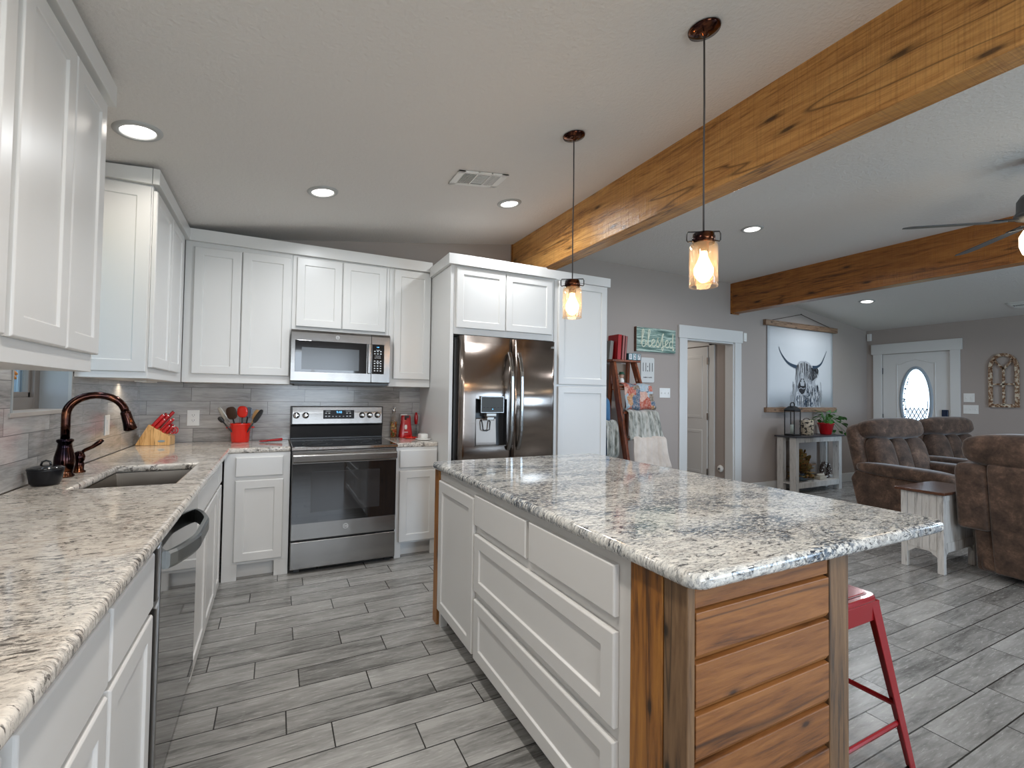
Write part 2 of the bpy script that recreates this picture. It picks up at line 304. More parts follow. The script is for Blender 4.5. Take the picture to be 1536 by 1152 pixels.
# ------------------------------------------------------------------ mesh helpers
class MB:
    def __init__(s): s.bm = bmesh.new()
    def v(s, p): return s.bm.verts.new(p)
    def face(s, pts):
        try: return s.bm.faces.new([s.v(p) for p in pts])
        except ValueError: return None
    def box(s, x0, x1, y0, y1, z0, z1, rot=None, c=None):
        ps = [Vector((x, y, z)) for z in (z0, z1) for y in (y0, y1) for x in (x0, x1)]
        if rot is not None:
            c = Vector(c) if c is not None else Vector(((x0+x1)/2, (y0+y1)/2, (z0+z1)/2))
            ps = [rot @ (p-c)+c for p in ps]
        q = [s.v(p) for p in ps]
        for f in ((0,2,3,1), (4,5,7,6), (0,1,5,4), (2,6,7,3), (0,4,6,2), (1,3,7,5)): s.bm.faces.new([q[i] for i in f])
        return s
    def obox(s, p, u, v, w, a, b, c):
        """box from corner p along unit-ish vectors u,v,w with lengths a,b,c"""
        p = Vector(p); u = Vector(u)*a; v = Vector(v)*b; w = Vector(w)*c
        q = [s.v(p+u*i+v*j+w*k) for k in (0,1) for j in (0,1) for i in (0,1)]
        for f in ((0,2,3,1), (4,5,7,6), (0,1,5,4), (2,6,7,3), (0,4,6,2), (1,3,7,5)): s.bm.faces.new([q[i] for i in f])
        return s
    def prism(s, pts, axis, a, b):
        """extrude a 2-D polygon along axis between a and b. pts are the other two coords in xyz order"""
        def P(p, t):
            if axis == 'x': return (t, p[0], p[1])
            if axis == 'y': return (p[0], t, p[1])
            return (p[0], p[1], t)
        lo = [s.v(P(p, a)) for p in pts]; hi = [s.v(P(p, b)) for p in pts]; k = len(pts)
        s.bm.faces.new(lo[::-1]); s.bm.faces.new(hi)
        for i in range(k): s.bm.faces.new([lo[i], lo[(i+1) % k], hi[(i+1) % k], hi[i]])
        return s
    def tube(s, path, r, seg=10, caps=True, flat=None):
        path = [Vector(p) for p in path]; rings = []
        k = len(path)
        prev = None
        for i, p in enumerate(path):
            t = (path[min(i+1, k-1)]-path[max(i-1, 0)]).normalized()
            if prev is None:
                a = Vector((0,0,1)) if abs(t.z) < .9 else Vector((1,0,0))
                nrm = (a-t*a.dot(t)).normalized()
            else:
                nrm = prev-t*prev.dot(t)
                nrm = nrm.normalized() if nrm.length > 1e-6 else prev
            prev = nrm; bn = t.cross(nrm)
            rr = r[i] if isinstance(r, (list, tuple)) else r
            fx = flat if flat else 1.0
            rings.append([s.v(p+nrm*math.cos(2*math.pi*j/seg)*rr+bn*math.sin(2*math.pi*j/seg)*rr*fx) for j in range(seg)])
        for a, b in zip(rings, rings[1:]):
            for j in range(seg): s.bm.faces.new([a[j], a[(j+1) % seg], b[(j+1) % seg], b[j]])
        if caps: s.bm.faces.new(rings[0][::-1]); s.bm.faces.new(rings[-1])
        return s
    def lathe(s, prof, c=(0,0,0), seg=24, rot=None, sx=1, sy=1, cap=True):
        if not cap: prof = list(prof)+[prof[0]]
        c = Vector(c); rings = []
        for r, z in prof:
            ring = []
            for j in range(seg):
                p = Vector((r*sx*math.cos(2*math.pi*j/seg), r*sy*math.sin(2*math.pi*j/seg), z))
                if rot is not None: p = rot @ p
                ring.append(s.v(p+c))
            rings.append(ring)
        for a, b in zip(rings, rings[1:]):
            for j in range(seg): s.bm.faces.new([a[j], a[(j+1) % seg], b[(j+1) % seg], b[j]])
        if cap and prof[0][0] > 1e-5: s.bm.faces.new(rings[0][::-1])
        if cap and prof[-1][0] > 1e-5: s.bm.faces.new(rings[-1])
        bmesh.ops.remove_doubles(s.bm, verts=[v for r_ in (rings[0], rings[-1]) for v in r_], dist=1e-6)
        return s
    def sup(s, c, rad, e=.5, e2=None, rot=None, nu=20, nv=14):
        """superellipsoid: soft cushion"""
        e2 = e if e2 is None else e2; c = Vector(c)
        sp = lambda t, p: math.copysign(abs(t)**p, t)
        rows = []
        for i in range(1, nv):
            ph = -math.pi/2+math.pi*i/nv; row = []
            for j in range(nu):
                th = 2*math.pi*j/nu
                p = Vector((rad[0]*sp(math.cos(ph), e)*sp(math.cos(th), e2), rad[1]*sp(math.cos(ph), e)*sp(math.sin(th), e2), rad[2]*sp(math.sin(ph), e)))
                if rot is not None: p = rot @ p
                row.append(s.v(p+c))
            rows.append(row)
        for a, b in zip(rows, rows[1:]):
            for j in range(nu): s.bm.faces.new([a[j], a[(j+1) % nu], b[(j+1) % nu], b[j]])
        for row, sg in ((rows[0], -1), (rows[-1], 1)):
            p = Vector((0, 0, sg*rad[2])); p = rot @ p if rot is not None else p
            t = s.v(p+c)
            for j in range(nu): s.bm.faces.new([row[j], row[(j+1) % nu], t])
        return s
    def grid(s, f, nu, nv):
        q = [[s.v(f(i/nu, j/nv)) for j in range(nv+1)] for i in range(nu+1)]
        for i in range(nu):
            for j in range(nv): s.bm.faces.new([q[i][j], q[i+1][j], q[i+1][j+1], q[i][j+1]])
        return s
    def shaker(s, p, u, nv, w, h, t=.02, rail=.057, rec=.008, slab=False):
        """a panelled door: p lower corner on the back plane, u width direction, nv outward normal"""
        p = Vector(p); u = Vector(u); nv = Vector(nv); z = Vector((0,0,1))
        def ring(ins, d): return [s.v(p+u*a+z*b+nv*d) for a, b in ((ins, ins), (w-ins, ins), (w-ins, h-ins), (ins, h-ins))]
        rs = [ring(0, 0), ring(0, t-.004), ring(.004, t)]
        if not slab: rs += [ring(rail, t), ring(rail+.004, t-rec)]
        for a, b in zip(rs, rs[1:]):
            for j in range(4): s.bm.faces.new([a[j], a[(j+1) % 4], b[(j+1) % 4], b[j]])
        s.bm.faces.new(rs[-1]); s.bm.faces.new(rs[0][::-1]); return s
    def build(s, name, mat, parent=None, bev=0, seg=2, smooth=False, sub=0, solid=0, local=False):
        me = bpy.data.meshes.new(name)
        bmesh.ops.recalc_face_normals(s.bm, faces=s.bm.faces[:])
        s.bm.to_mesh(me); s.bm.free()
        o = bpy.data.objects.new(name, me); COL.objects.link(o)
        for mt in (mat if isinstance(mat, (list, tuple)) else [mat]): me.materials.append(mt)
        if smooth:
            for pl in me.polygons: pl.use_smooth = True
        if solid:
            md = o.modifiers.new('solid', 'SOLIDIFY'); md.thickness = solid; md.offset = 0
        if sub:
            md = o.modifiers.new('sub', 'SUBSURF'); md.levels = sub; md.render_levels = sub
        if bev:
            md = o.modifiers.new('bevel', 'BEVEL'); md.width = bev; md.segments = seg; md.limit_method = 'ANGLE'; md.angle_limit = R(35)
            if seg > 2:
                for pl in me.polygons: pl.use_smooth = True
                try:
                    md2 = o.modifiers.new('wn', 'WEIGHTED_NORMAL'); md2.keep_sharp = True
                except Exception: pass
        if parent is not None:
            if not local:
                w = ORG[parent.name]
                me.transform(Matrix.Translation(-Vector(w)))
            ORG[o.name] = ORG[parent.name]
            o.parent = parent
        else: ORG[o.name] = (0,0,0)
        return o
ORG = {}
def tag(o, label=None, cat=None, group=None, kind=None):
    if label: o['label'] = label
    if cat: o['category'] = cat
    if group: o['group'] = group
    if kind: o['kind'] = kind
    return o
def thing(name, label, cat, loc, group=None, rz=0):
    o = bpy.data.objects.new(name, None); COL.objects.link(o); o.empty_display_size = .05
    o.location = loc; o.rotation_euler = (0, 0, rz); ORG[o.name] = tuple(loc)
    return tag(o, label, cat, group)
def struct(o): o['kind'] = 'structure'; return o
def copy_tree(o, parent=None):
    c = o.copy(); COL.objects.link(c)
    if parent is not None: c.parent = parent
    for ch in list(o.children): copy_tree(ch, c)
    ORG[c.name] = ORG.get(o.name, (0,0,0))
    return c
def text(name, body, mat, parent, mtx, size, local=False, ext=.0006, sx=1, sz=1):
    cu = bpy.data.curves.new(name, 'FONT'); cu.body = body; cu.size = size; cu.extrude = ext; cu.align_x = 'CENTER'; cu.align_y = 'CENTER'
    to = bpy.data.objects.new(name+'_t', cu); COL.objects.link(to)
    dg = bpy.context.evaluated_depsgraph_get(); me = bpy.data.meshes.new_from_object(to.evaluated_get(dg))
    bpy.data.objects.remove(to)
    me.transform(Matrix.Diagonal((sx, sz, 1, 1))); me.transform(mtx); me.name = name
    me.materials.clear(); me.materials.append(mat)
    o = bpy.data.objects.new(name, me); COL.objects.link(o); o.parent = parent
    if not local: me.transform(Matrix.Translation(-Vector(ORG[parent.name])))
    ORG[o.name] = ORG[parent.name]
    return o
def facing_front(p):   # text on a surface facing -y
    return Matrix.Translation(p) @ Matrix.Rotation(R(90), 4, 'X')

# ------------------------------------------------------------------ setting
XR, YR = 9.795, -7.2
def ceil_z(x):
    if x < 3.07: return 2.450+.1406*x
    if x < 6.43: return 2.884
    return 2.884-.1192*(x-6.43)
struct(MB().box(-.15, XR+.15, YR-.15, 2.2, -.1, 0).build('floor', M['floor']))
b = MB()
prof = [(-.15, ceil_z(-.15)), (3.07, 2.884), (6.43, 2.884), (XR+.15, ceil_z(XR+.15))]
b.prism(prof+[(x, z+.12) for x, z in reversed(prof)], 'y', YR-.15, .12)
struct(b.build('ceiling', M['ceiling']))
# left wall with the sink window opening
b = MB(); WY0, WY1, WZ0, WZ1 = -1.9, -1.325, 1.204, 2.15
b.box(-.15, 0, YR, WY0, 0, 2.46); b.box(-.15, 0, WY1, 0, 0, 2.46); b.box(-.15, 0, WY0, WY1, 0, WZ0); b.box(-.15, 0, WY0, WY1, WZ1, 2.46)
struct(b.build('wall_left', M['wall']))
b = MB(); b.prism([(-.15,0), (5.593,0), (5.593,2.884), (3.07,2.884), (-.15, ceil_z(-.15))], 'y', 0, .12)
b.box(5.593, 6.49, 0, .12, 2.075, 2.884); b.prism([(6.49,0), (XR+.15,0), (XR+.15, ceil_z(XR+.15)), (6.49,2.8768)], 'y', 0, .12)
struct(b.build('wall_back', M['wall']))
b = MB()
b.box(XR, XR+.15, YR, -1.095, 0, 2.49); b.box(XR, XR+.15, -.224, 0, 0, 2.49); b.box(XR, XR+.15, -1.095, -.224, 2.07, 2.49)
struct(b.build('wall_right', M['wall']))
b = MB(); b.box(-.15, .7, YR-.15, YR, 0, 2.9); b.box(2.5, 4.6, YR-.15, YR, 0, 2.9); b.box(7.4, XR+.15, YR-.15, YR, 0, 2.9)
for x0, x1 in ((.7, 2.5), (4.6, 7.4)): b.box(x0, x1, YR-.15, YR, 0, .65); b.box(x0, x1, YR-.15, YR, 2.25, 2.9)
struct(b.build('wall_rear', M['wall']))
# hall beyond the doorway
b = MB(); b.box(6.5, 6.6, .12, 2.2, 0, 2.4); b.box(5.1, 5.2, .12, 2.2, 0, 2.4); b.box(5.1, 6.6, 2.1, 2.2, 0, 2.4)
struct(b.build('wall_hall', M['wall']))
struct(MB().box(5.1, 6.6, .12, 2.2, 2.4, 2.45).build('ceiling_hall', M['ceiling']))
d = MB().shaker((6.5, .42, .02), (0,1,0), (-1,0,0), .78, 2.04, .03, .1, .0, slab=True).build('door_1', M['trim']); struct(d)
b = MB()
b.shaker((6.472, .51, 1.02), (0,1,0), (-1,0,0), .56, .92, .006, .04, .012); b.shaker((6.472, .51, .22), (0,1,0), (-1,0,0), .56, .63, .006, .04, .012)
pd = b.build('door_panel', M['trim'], d)
MB().box(6.462, 6.47, .40, .425, 1.80, 1.90).box(6.462, 6.47, .40, .425, 1.0, 1.1).box(6.462, 6.47, .40, .425, .2, .3).build('hinge', M['chrome'], d)
b = MB(); b.box(6.475, 6.5, .31, .40, 0, 2.15); b.box(6.475, 6.5, 1.22, 1.31, 0, 2.15); b.box(6.475, 6.5, .31, 1.31, 2.075, 2.16)
struct(b.build('trim_1', M['trim'], bev=.003))
hp = thing('plug_in_freshener', 'round white plug-in on the hall wall just inside the doorway', 'plug', (6.5, .21, .33))
MB().lathe([(0,0), (.045,0), (.05,.01), (.042,.03), (.02,.036), (0,.036)], (6.5,.21,.33), 20, Matrix.Rotation(R(-90), 3, 'Y')).build('disc', M['plastic'], hp, smooth=True)
MB().lathe([(0,0), (.014,0), (.012,.012), (0,.012)], (6.463,.21,.33), 12, Matrix.Rotation(R(-90), 3, 'Y')).build('vent', M['darkgrey'], hp, smooth=True)
area('hall_light', (5.85, 1.1, 2.39), (0,0,0), 12, .25, None, (1,.93,.85), 170)
# doorway casing
b = MB(); b.box(5.458, 5.593, -.022, 0, 0, 2.09); b.box(6.49, 6.62, -.022, 0, 0, 2.09); b.box(5.44, 6.64, -.03, 0, 2.075, 2.24)
b.box(5.573, 5.595, -.005, .125, 0, 2.075); b.box(6.47, 6.492, -.005, .125, 0, 2.075); b.box(5.573, 6.49, -.005, .125, 2.055, 2.08)
struct(b.build('trim_2', M['trim'], bev=.003))
# baseboards
struct(MB().box(6.62, XR, -.018, 0, 0, .14).build('baseboard_back', M['trim'], bev=.004))
struct(MB().box(3.67, 5.458, -.018, 0, 0, .14).build('baseboard_back_ladder', M['trim'], bev=.004))
struct(MB().box(XR-.018, XR, YR, -1.22, 0, .14).build('baseboard_right', M['trim'], bev=.004))
# backsplash
struct(MB().box(0, 2.12, -.008, 0, .914, 1.38).build('wall_backsplash', M['splash_back']))
b = MB(); b.box(0, .008, -4.2, WY0, .914, 1.38); b.box(0, .008, WY1, -.008, .914, 1.38); b.box(0, .008, WY0, WY1, .914, WZ0)
b.box(0, .008, -2.12, WY0, 1.38, 2.3); 
struct(b.build('wall_backsplash_sink', M['splash_left']))
# sink window: sill, jambs, frame, glass, and the neighbouring siding outside
b = MB(); b.box(-.115, .014, WY0-.02, WY1+.006, WZ0-.012, WZ0+.006); struct(b.build('trim_3', plain('pale_sill', (.42,.38,.34), .3), bev=.002))
struct(MB().box(-.118, -.001, WY1-.0045, WY1-.001, WZ0+.006, WZ1).box(-.118, -.001, WY0+.0045, WY0+.007, WZ0+.006, WZ1).build('trim_13', plain('grey_window_reveal', (.27,.29,.30), .35)))
b = MB(); b.box(-.12, .012, WY1-.004, WY1+.006, WZ0, WZ1); b.box(-.12, .012, WY0-.006, WY0+.004, WZ0, WZ1)
struct(b.build('trim_4', plain('grey_tile_edge', (.35,.36,.35), .3), bev=.001))
wf = MB(); fz = .055
wf.box(-.15, -.105, WY0, WY0+fz, WZ0, WZ1); wf.box(-.15, -.105, WY1-fz, WY1, WZ0, WZ1); wf.box(-.15, -.107, WY0+fz, WY1-fz, WZ0, WZ0+.06); wf.box(-.15, -.107, WY0+fz, WY1-fz, WZ1-.05, WZ1)
wf.box(-.14, -.12, WY0+fz, WY1-fz, WZ0+.06, WZ0+.085); wf.box(-.14, -.12, WY1-fz-.02, WY1-fz, WZ0+.06, WZ1)
w1 = struct(wf.build('window_1', plain('taupe_vinyl', (.17,.15,.135), .45), bev=.002))
MB().box(-.132, -.128, WY0+fz, WY1-fz, WZ0+.07, WZ1-.05).build('pane', M['winglass'], w1)
sid = MB()
for k in range(80):
    y = -2.4+k*.1; sid.box(-1.5, -1.42, y, y+.055, -.3, 3.2); sid.box(-1.5, -1.46, y+.055, y+.1, -.3, 3.2)
tag(sid.build('neighbouring_wall', M['siding']), 'pale blue ribbed siding wall seen outside the sink window', 'wall')
struct(MB().box(-30, 30, -30, 30, -.35, -.3).build('ground', M['grass']))
# rear window frames, out of view
for i, (x0, x1) in enumerate(((.7, 2.5), (4.6, 7.4))):
    wf = MB(); wf.box(x0, x1, YR-.1, YR-.05, .65, .72); wf.box(x0, x1, YR-.1, YR-.05, 2.18, 2.25)
    k = 2 if i == 0 else 3
    for j in range(k+1):
        xx = x0+(x1-x0-.06)*j/k; wf.box(xx, xx+.06, YR-.1, YR-.05, .65, 2.25)
    w_ = struct(wf.build('window_%d' % (i+2), M['trim']))

# beams
BX = [(3.075, 3.215, 2.484, 2.90, 'beam'), (6.43, 6.57, 2.478, 2.90, 'beam2')]
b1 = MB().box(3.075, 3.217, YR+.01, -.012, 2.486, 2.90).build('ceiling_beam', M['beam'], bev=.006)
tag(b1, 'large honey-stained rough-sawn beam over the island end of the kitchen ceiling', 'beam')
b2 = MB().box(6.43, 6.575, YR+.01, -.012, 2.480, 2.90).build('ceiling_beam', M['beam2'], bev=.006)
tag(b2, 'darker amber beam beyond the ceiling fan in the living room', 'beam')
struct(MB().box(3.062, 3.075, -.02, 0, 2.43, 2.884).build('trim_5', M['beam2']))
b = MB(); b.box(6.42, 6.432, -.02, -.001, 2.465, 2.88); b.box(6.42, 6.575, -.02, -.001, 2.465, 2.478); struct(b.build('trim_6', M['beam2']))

# ------------------------------------------------------------------ cabinets
WH = M['white']
def front(root, kind, p, u, nv, w, h):
    nm = {'door': 'door', 'drawer': 'drawer', 'slab': 'drawer'}[kind]
    return MB().shaker(p, u, nv, w, h, slab=(kind == 'slab')).build(nm, WH, root, bev=.0012, seg=1)
def base_cab(name, label, p0, u, nv, width, depth, fronts, group=None, frame_h=.877, foot=.05, side_h=.877):
    """p0: floor point of the frame plane at the u-start; nv: outward normal; fronts: (kind, a0, a1, z0, z1)"""
    p0 = Vector(p0); u = Vector(u); nv = Vector(nv); Z = Vector((0,0,1))
    c = p0+u*width/2-nv*depth/2
    root = thing(name, label, 'cabinet', tuple(c), group)
    b = MB(); e = .0008
    b.obox(p0+u*e-nv*.02+Z*.11, u, Z, nv, width-2*e, frame_h-.11, .02)
    b.obox(p0+u*e-nv*.02, u, Z, nv, foot, .11, .02); b.obox(p0+u*(width-foot-e)-nv*.02, u, Z, nv, foot, .11, .02)
    b.obox(p0+u*e-nv*depth, u, nv, Z, .016, depth-.02, side_h); b.obox(p0+u*(width-.016-e)-nv*depth, u, nv, Z, .016, depth-.02, side_h)
    b.obox(p0+u*.017-nv*(depth-.001)+Z*.11, u, nv, Z, width-.034, depth-.03, .016)
    b.build('body', WH, root, bev=.001, seg=1)
    MB().obox(p0+u*.018-nv*.085, u, nv, Z, width-.036, .012, .108).build('toe_kick', WH, root)
    for k, a0, a1, z0, z1 in fronts: front(root, k, p0+u*a0+Z*z0+nv*.0005, u, nv, a1-a0, z1-z0)
    return root
X, Y, Zv = (1,0,0), (0,1,0), (0,0,1)
# back run
base_cab('base_cabinet', 'narrow white base cabinet with drawer over door, between range and sink corner', (.60,-.58,0), X, (0,-1,0), .411, .565, [('slab',.07,.365,.716,.85), ('door',.07,.37,.13,.69)], foot=.09)
base_cab('base_cabinet', 'narrow white base cabinet between the range and the refrigerator panel', (1.772,-.58,0), X, (0,-1,0), .345, .565, [('slab',.03,.335,.716,.855), ('door',.03,.335,.125,.69)])
# left run (frame plane x = .58, doors to .60)
base_cab('sink_cabinet', 'white sink base cabinet under the sink, doors facing the aisle', (.58,-1.875,0), Y, X, 1.28, .57,
         [('slab',.01,.925,.71,.835), ('door',.01,.46,.03,.69), ('door',.467,.925,.03,.69), ('slab',.95,1.17,.71,.835), ('door',.95,1.17,.03,.69)], side_h=.66)
base_cab('base_cabinet', 'white base cabinet with two drawers over two doors, beside the dishwasher', (.58,-3.475,0), Y, X, .84, .57,
         [('slab',.012,.418,.67,.828), ('slab',.436,.832,.67,.828), ('door',.012,.42,.12,.65), ('door',.44,.832,.12,.65)], foot=.02)
base_cab('base_cabinet', 'white base cabinet at the cut off foreground end of the counter', (.58,-4.2,0), Y, X, .723, .57,
         [('slab',.02,.70,.67,.828), ('door',.02,.35,.12,.65), ('door',.37,.70,.12,.65)])

# uppers
def upper_cab(name, label, p0, u, nv, width, depth, z0, z1, fronts, group=None, side=None):
    p0 = Vector(p0); u = Vector(u); nv = Vector(nv); Z = Vector((0,0,1)); e = .0008
    root = thing(name, label, 'cabinet', tuple(p0+u*width/2-nv*depth/2+Z*z0), group)
    b = MB(); b.obox(p0+u*e-nv*depth+Z*z0, u, nv, Z, width-2*e, depth-.001, z1-z0)
    b.build('body', WH, root, bev=.0012, seg=1)
    for k, a0, a1, c0, c1 in fronts: front(root, k, p0+u*a0+Z*c0+nv*.0002, u, nv, a1-a0, c1-c0)
    if side:
        q, su, sn, w, h = side
        MB().shaker(q, su, sn, w, h, .007, .06, .006).build('side_panel', WH, root, bev=.001, seg=1)
    return root
upper_cab('wall_cabinet', 'tall two-door white wall cabinet in the back corner, above the knife block', (.302,-.32,0), X, (0,-1,0), .698, .31, 1.37, 2.40, [('door',.058,.353,1.432,2.347), ('door',.360,.69,1.432,2.352)])
upper_cab('wall_cabinet', 'short two-door white wall cabinet above the microwave', (1.0,-.32,0), X, (0,-1,0), .75, .31, 1.80, 2.40, [('door',.03,.367,1.825,2.368), ('door',.374,.72,1.825,2.372)])
upper_cab('wall_cabinet', 'narrow single-door white wall cabinet between microwave and refrigerator', (1.75,-.32,0), X, (0,-1,0), .368, .31, 1.37, 2.40, [('door',.04,.36,1.435,2.375)])
upper_cab('wall_cabinet', 'white wall cabinet with a panelled side, standing between sink window and corner', (.302,-1.30,0), Y, X, .97, .292, 1.367, 2.40, [('door',.0,.42,1.425,2.36), ('door',.427,.80,1.425,2.36)],
          side=((.010,-1.301,1.40), X, (0,-1,0), .285, .98))
upper_cab('wall_cabinet', 'large white wall cabinet nearest the camera, above the sink counter', (.302,-3.6,0), Y, X, 1.465, .292, 1.367, 2.40,
          [('door',.07,.42,1.43,2.36), ('door',.43,.80,1.43,2.36), ('door',.83,1.168,1.43,2.36), ('door',1.175,1.463,1.43,2.36)])
# crown boards
cb = MB(); cb.box(.302, .332, -3.63, -2.075, 2.385, 2.466); cb.prism([(.005,2.385), (.30,2.385), (.30,2.466), (.04,2.450), (.005,2.446)], 'y', -2.134, -2.10); struct(cb.build('trim_7', WH, bev=.002))
cb = MB(); cb.box(.302, .332, -1.33, -.35, 2.385, 2.468); cb.prism([(.005,2.385), (.30,2.385), (.30,2.468), (.04,2.450), (.005,2.446)], 'y', -1.33, -1.302); struct(cb.build('trim_8', WH, bev=.002))
struct(MB().box(.302, 2.118, -.35, -.322, 2.385, 2.472).build('trim_9', WH, bev=.002))

# fridge enclosure and pantry
fc = thing('refrigerator_cabinet', 'white surround with two short doors above the refrigerator', 'cabinet', (2.6,-.42,0))
b = MB(); b.box(2.12, 2.148, -.835, -.001, 0, 2.40); b.box(2.149, 3.078, -.835, -.02, 1.79, 2.40); b.build('body', WH, fc, bev=.0015, seg=1)
front(fc, 'door', (2.165,-.8352,1.84), X, (0,-1,0), .43, .485); front(fc, 'door', (2.602,-.8352,1.842), X, (0,-1,0), .45, .478)
b = MB(); b.prism([(2.09,2.336), (3.085,2.336), (2.975,2.42), (2.09,2.42)], 'y', -.875, -.852); b.box(2.09, 2.118, -.852, -.36, 2.336, 2.42); struct(b.build('trim_10', WH, bev=.002))
pc = thing('pantry_cabinet', 'tall white pantry cabinet with one door over another, against the ladder end', 'cabinet', (3.37,-.42,0))
b = MB(); b.box(3.08, 3.665, -.835, -.001, .10, 2.40); b.box(3.08, 3.665, -.76, -.001, 0, .10); b.build('body', WH, pc, bev=.0015, seg=1)
front(pc, 'door', (3.12,-.8352,1.412), X, (0,-1,0), .525, .92); front(pc, 'door', (3.12,-.8352,.13), X, (0,-1,0), .525, 1.265)
b = MB(); b.box(2.98, 3.69, -.852, -.8365, 2.336, 2.418); b.box(3.667, 3.69, -.8365, -.02, 2.336, 2.418); struct(b.build('trim_11', WH, bev=.002))

# ------------------------------------------------------------------ countertops
def slab(name, cells, z0, z1, mat, bev, seg=4):
    """cells: list of (x0,x1,y0,y1) rectangles sharing grid lines -> one slab"""
    xs = sorted({v for c in cells for v in c[:2]}); ys = sorted({v for c in cells for v in c[2:]})
    b = MB(); vt = {}
    def V(i, j, k):
        if (i, j, k) not in vt: vt[i, j, k] = b.v((xs[i], ys[j], (z0, z1)[k]))
        return vt[i, j, k]
    inside = {(i, j) for i in range(len(xs)-1) for j in range(len(ys)-1) if any(c[0] <= (xs[i]+xs[i+1])/2 <= c[1] and c[2] <= (ys[j]+ys[j+1])/2 <= c[3] for c in cells)}
    for i, j in inside:
        b.bm.faces.new([V(i,j,1), V(i+1,j,1), V(i+1,j+1,1), V(i,j+1,1)]); b.bm.faces.new([V(i,j,0), V(i,j+1,0), V(i+1,j+1,0), V(i+1,j,0)])
        for di, dj, e in ((-1,0,((0,0),(0,1))), (1,0,((1,1),(1,0))), (0,-1,((1,0),(0,0))), (0,1,((0,1),(1,1)))):
            if (i+di, j+dj) not in inside:
                (a, c), (d_, f) = e
                b.bm.faces.new([V(i+a,j+c,1), V(i+d_,j+f,1), V(i+d_,j+f,0), V(i+a,j+c,0)])
    return b.build(name, mat, None, bev=bev, seg=seg)
ct = slab('countertop', [(.009,.633,-4.22,-1.93), (.009,.19,-1.93,-1.285), (.53,.633,-1.93,-1.285), (.009,.633,-1.285,-.587), (.009,1.012,-.587,-.009)], .878, .914, M['granite'], .013)
tag(ct, 'long L-shaped warm speckled granite countertop with the sink cut-out', 'countertop')
ct = slab('countertop', [(1.774,2.118,-.587,-.009)], .878, .914, M['granite'], .010)
tag(ct, 'short granite countertop piece between range and refrigerator', 'countertop')
# island top with rounded corners
def rrect(x0, x1, y0, y1, r, k=6):
    pts = []
    for cx, cy, a in ((x1-r,y0+r,-90), (x1-r,y1-r,0), (x0+r,y1-r,90), (x0+r,y0+r,180)):
        for i in range(k+1):
            t = R(a+90*i/k); pts.append((cx+r*math.cos(t), cy+r*math.sin(t)))
    return pts
def rounded_slab(name, mat, x0, x1, y0, y1, z0, z1, r, e, parent=None, k=8):
    b = MB(); rings = []
    seg = 6
    for i in range(seg+1):
        t = math.pi*i/seg   # bottom to top half circle-ish
        ins = e*(1-math.sin(t)); z = z0+(z1-z0)*(1-math.cos(t))/2
        rings.append([b.v((x, y, z)) for x, y in rrect(x0+ins, x1-ins, y0+ins, y1-ins, max(r-ins, .002), k)])
    for a, c in zip(rings, rings[1:]):
        m_ = len(a)
        for j in range(m_): b.bm.faces.new([a[j], a[(j+1) % m_], c[(j+1) % m_], c[j]])
    b.bm.faces.new(rings[0][::-1]); b.bm.faces.new(rings[-1])
    o = b.build(name, mat, parent)
    for pl in o.data.polygons: pl.use_smooth = len(pl.vertices) == 4
    return o
it = rounded_slab('island_countertop', M['granite_isle'], 1.725, 2.885, -3.615, -1.68, .876, .914, .045, .014)
tag(it, 'blue-grey speckled granite slab on the kitchen island, overhanging the stool', 'countertop')

# ------------------------------------------------------------------ island
isl = thing('kitchen_island', 'white and stained-wood kitchen island with drawers and plank end', 'island', (2.07,-2.63,0))
b = MB(); b.box(1.76, 2.36, -3.38, -1.70, .10, .8755); b.box(1.83, 2.36, -3.38, -1.70, 0, .10); b.box(1.76, 1.80, -3.38, -3.335, 0, .10); b.box(1.76, 1.80, -1.80, -1.77, 0, .10)
b.build('body', WH, isl, bev=.0012, seg=1)
NX = (-1,0,0); NY = (0,-1,0)
def ifront(kind, y0, y1, z0, z1): return front(isl, kind, (1.7598, y1, z0), NY, NX, y1-y0, z1-z0)
ifront('door', -2.30, -1.785, .10, .82)
ifront('slab', -2.812, -2.312, .70, .84); ifront('slab', -3.322, -2.836, .70, .843)
ifront('drawer', -3.322, -2.318, .40, .66); ifront('drawer', -3.322, -2.322, .095, .365)
MB().box(1.748, 2.375, -1.76, -1.69, 0, .8755).build('far_post', M['post'], isl, bev=.002)
MB().box(1.746, 1.77, -3.495, -3.381, 0, .8755).build('corner_board', M['post'], isl, bev=.003); MB().box(1.748, 1.772, -3.571, -3.497, .0, .875).build('corner_board', M['post_grey'], isl, bev=.003)
MB().box(2.292, 2.385, -3.572, -3.385, 0, .8755).build('end_post', M['post_grey'], isl, bev=.003)
b = MB(); b.box(1.772, 2.29, -3.556, -3.385, 0, .8755); b.build('core_board', M['post'], isl)
b = MB(); b.box(1.774, 2.29, -3.568, -3.5555, .818, .8755)
zt = .813
while zt > 0:
    zb = max(.002, zt-.1135); b.prism([(-3.5555, zb), (-3.564, zb), (-3.572, zb+.014), (-3.572, zt-.004), (-3.5555, zt-.001)], 'x', 1.774, 2.289); zt -= .1165
b.build('end_plank', M['plank'], isl, bev=.002)
MB().box(2.361, 2.376, -3.384, -1.765, 0, .8755).build('back_panel', M['plank'], isl)

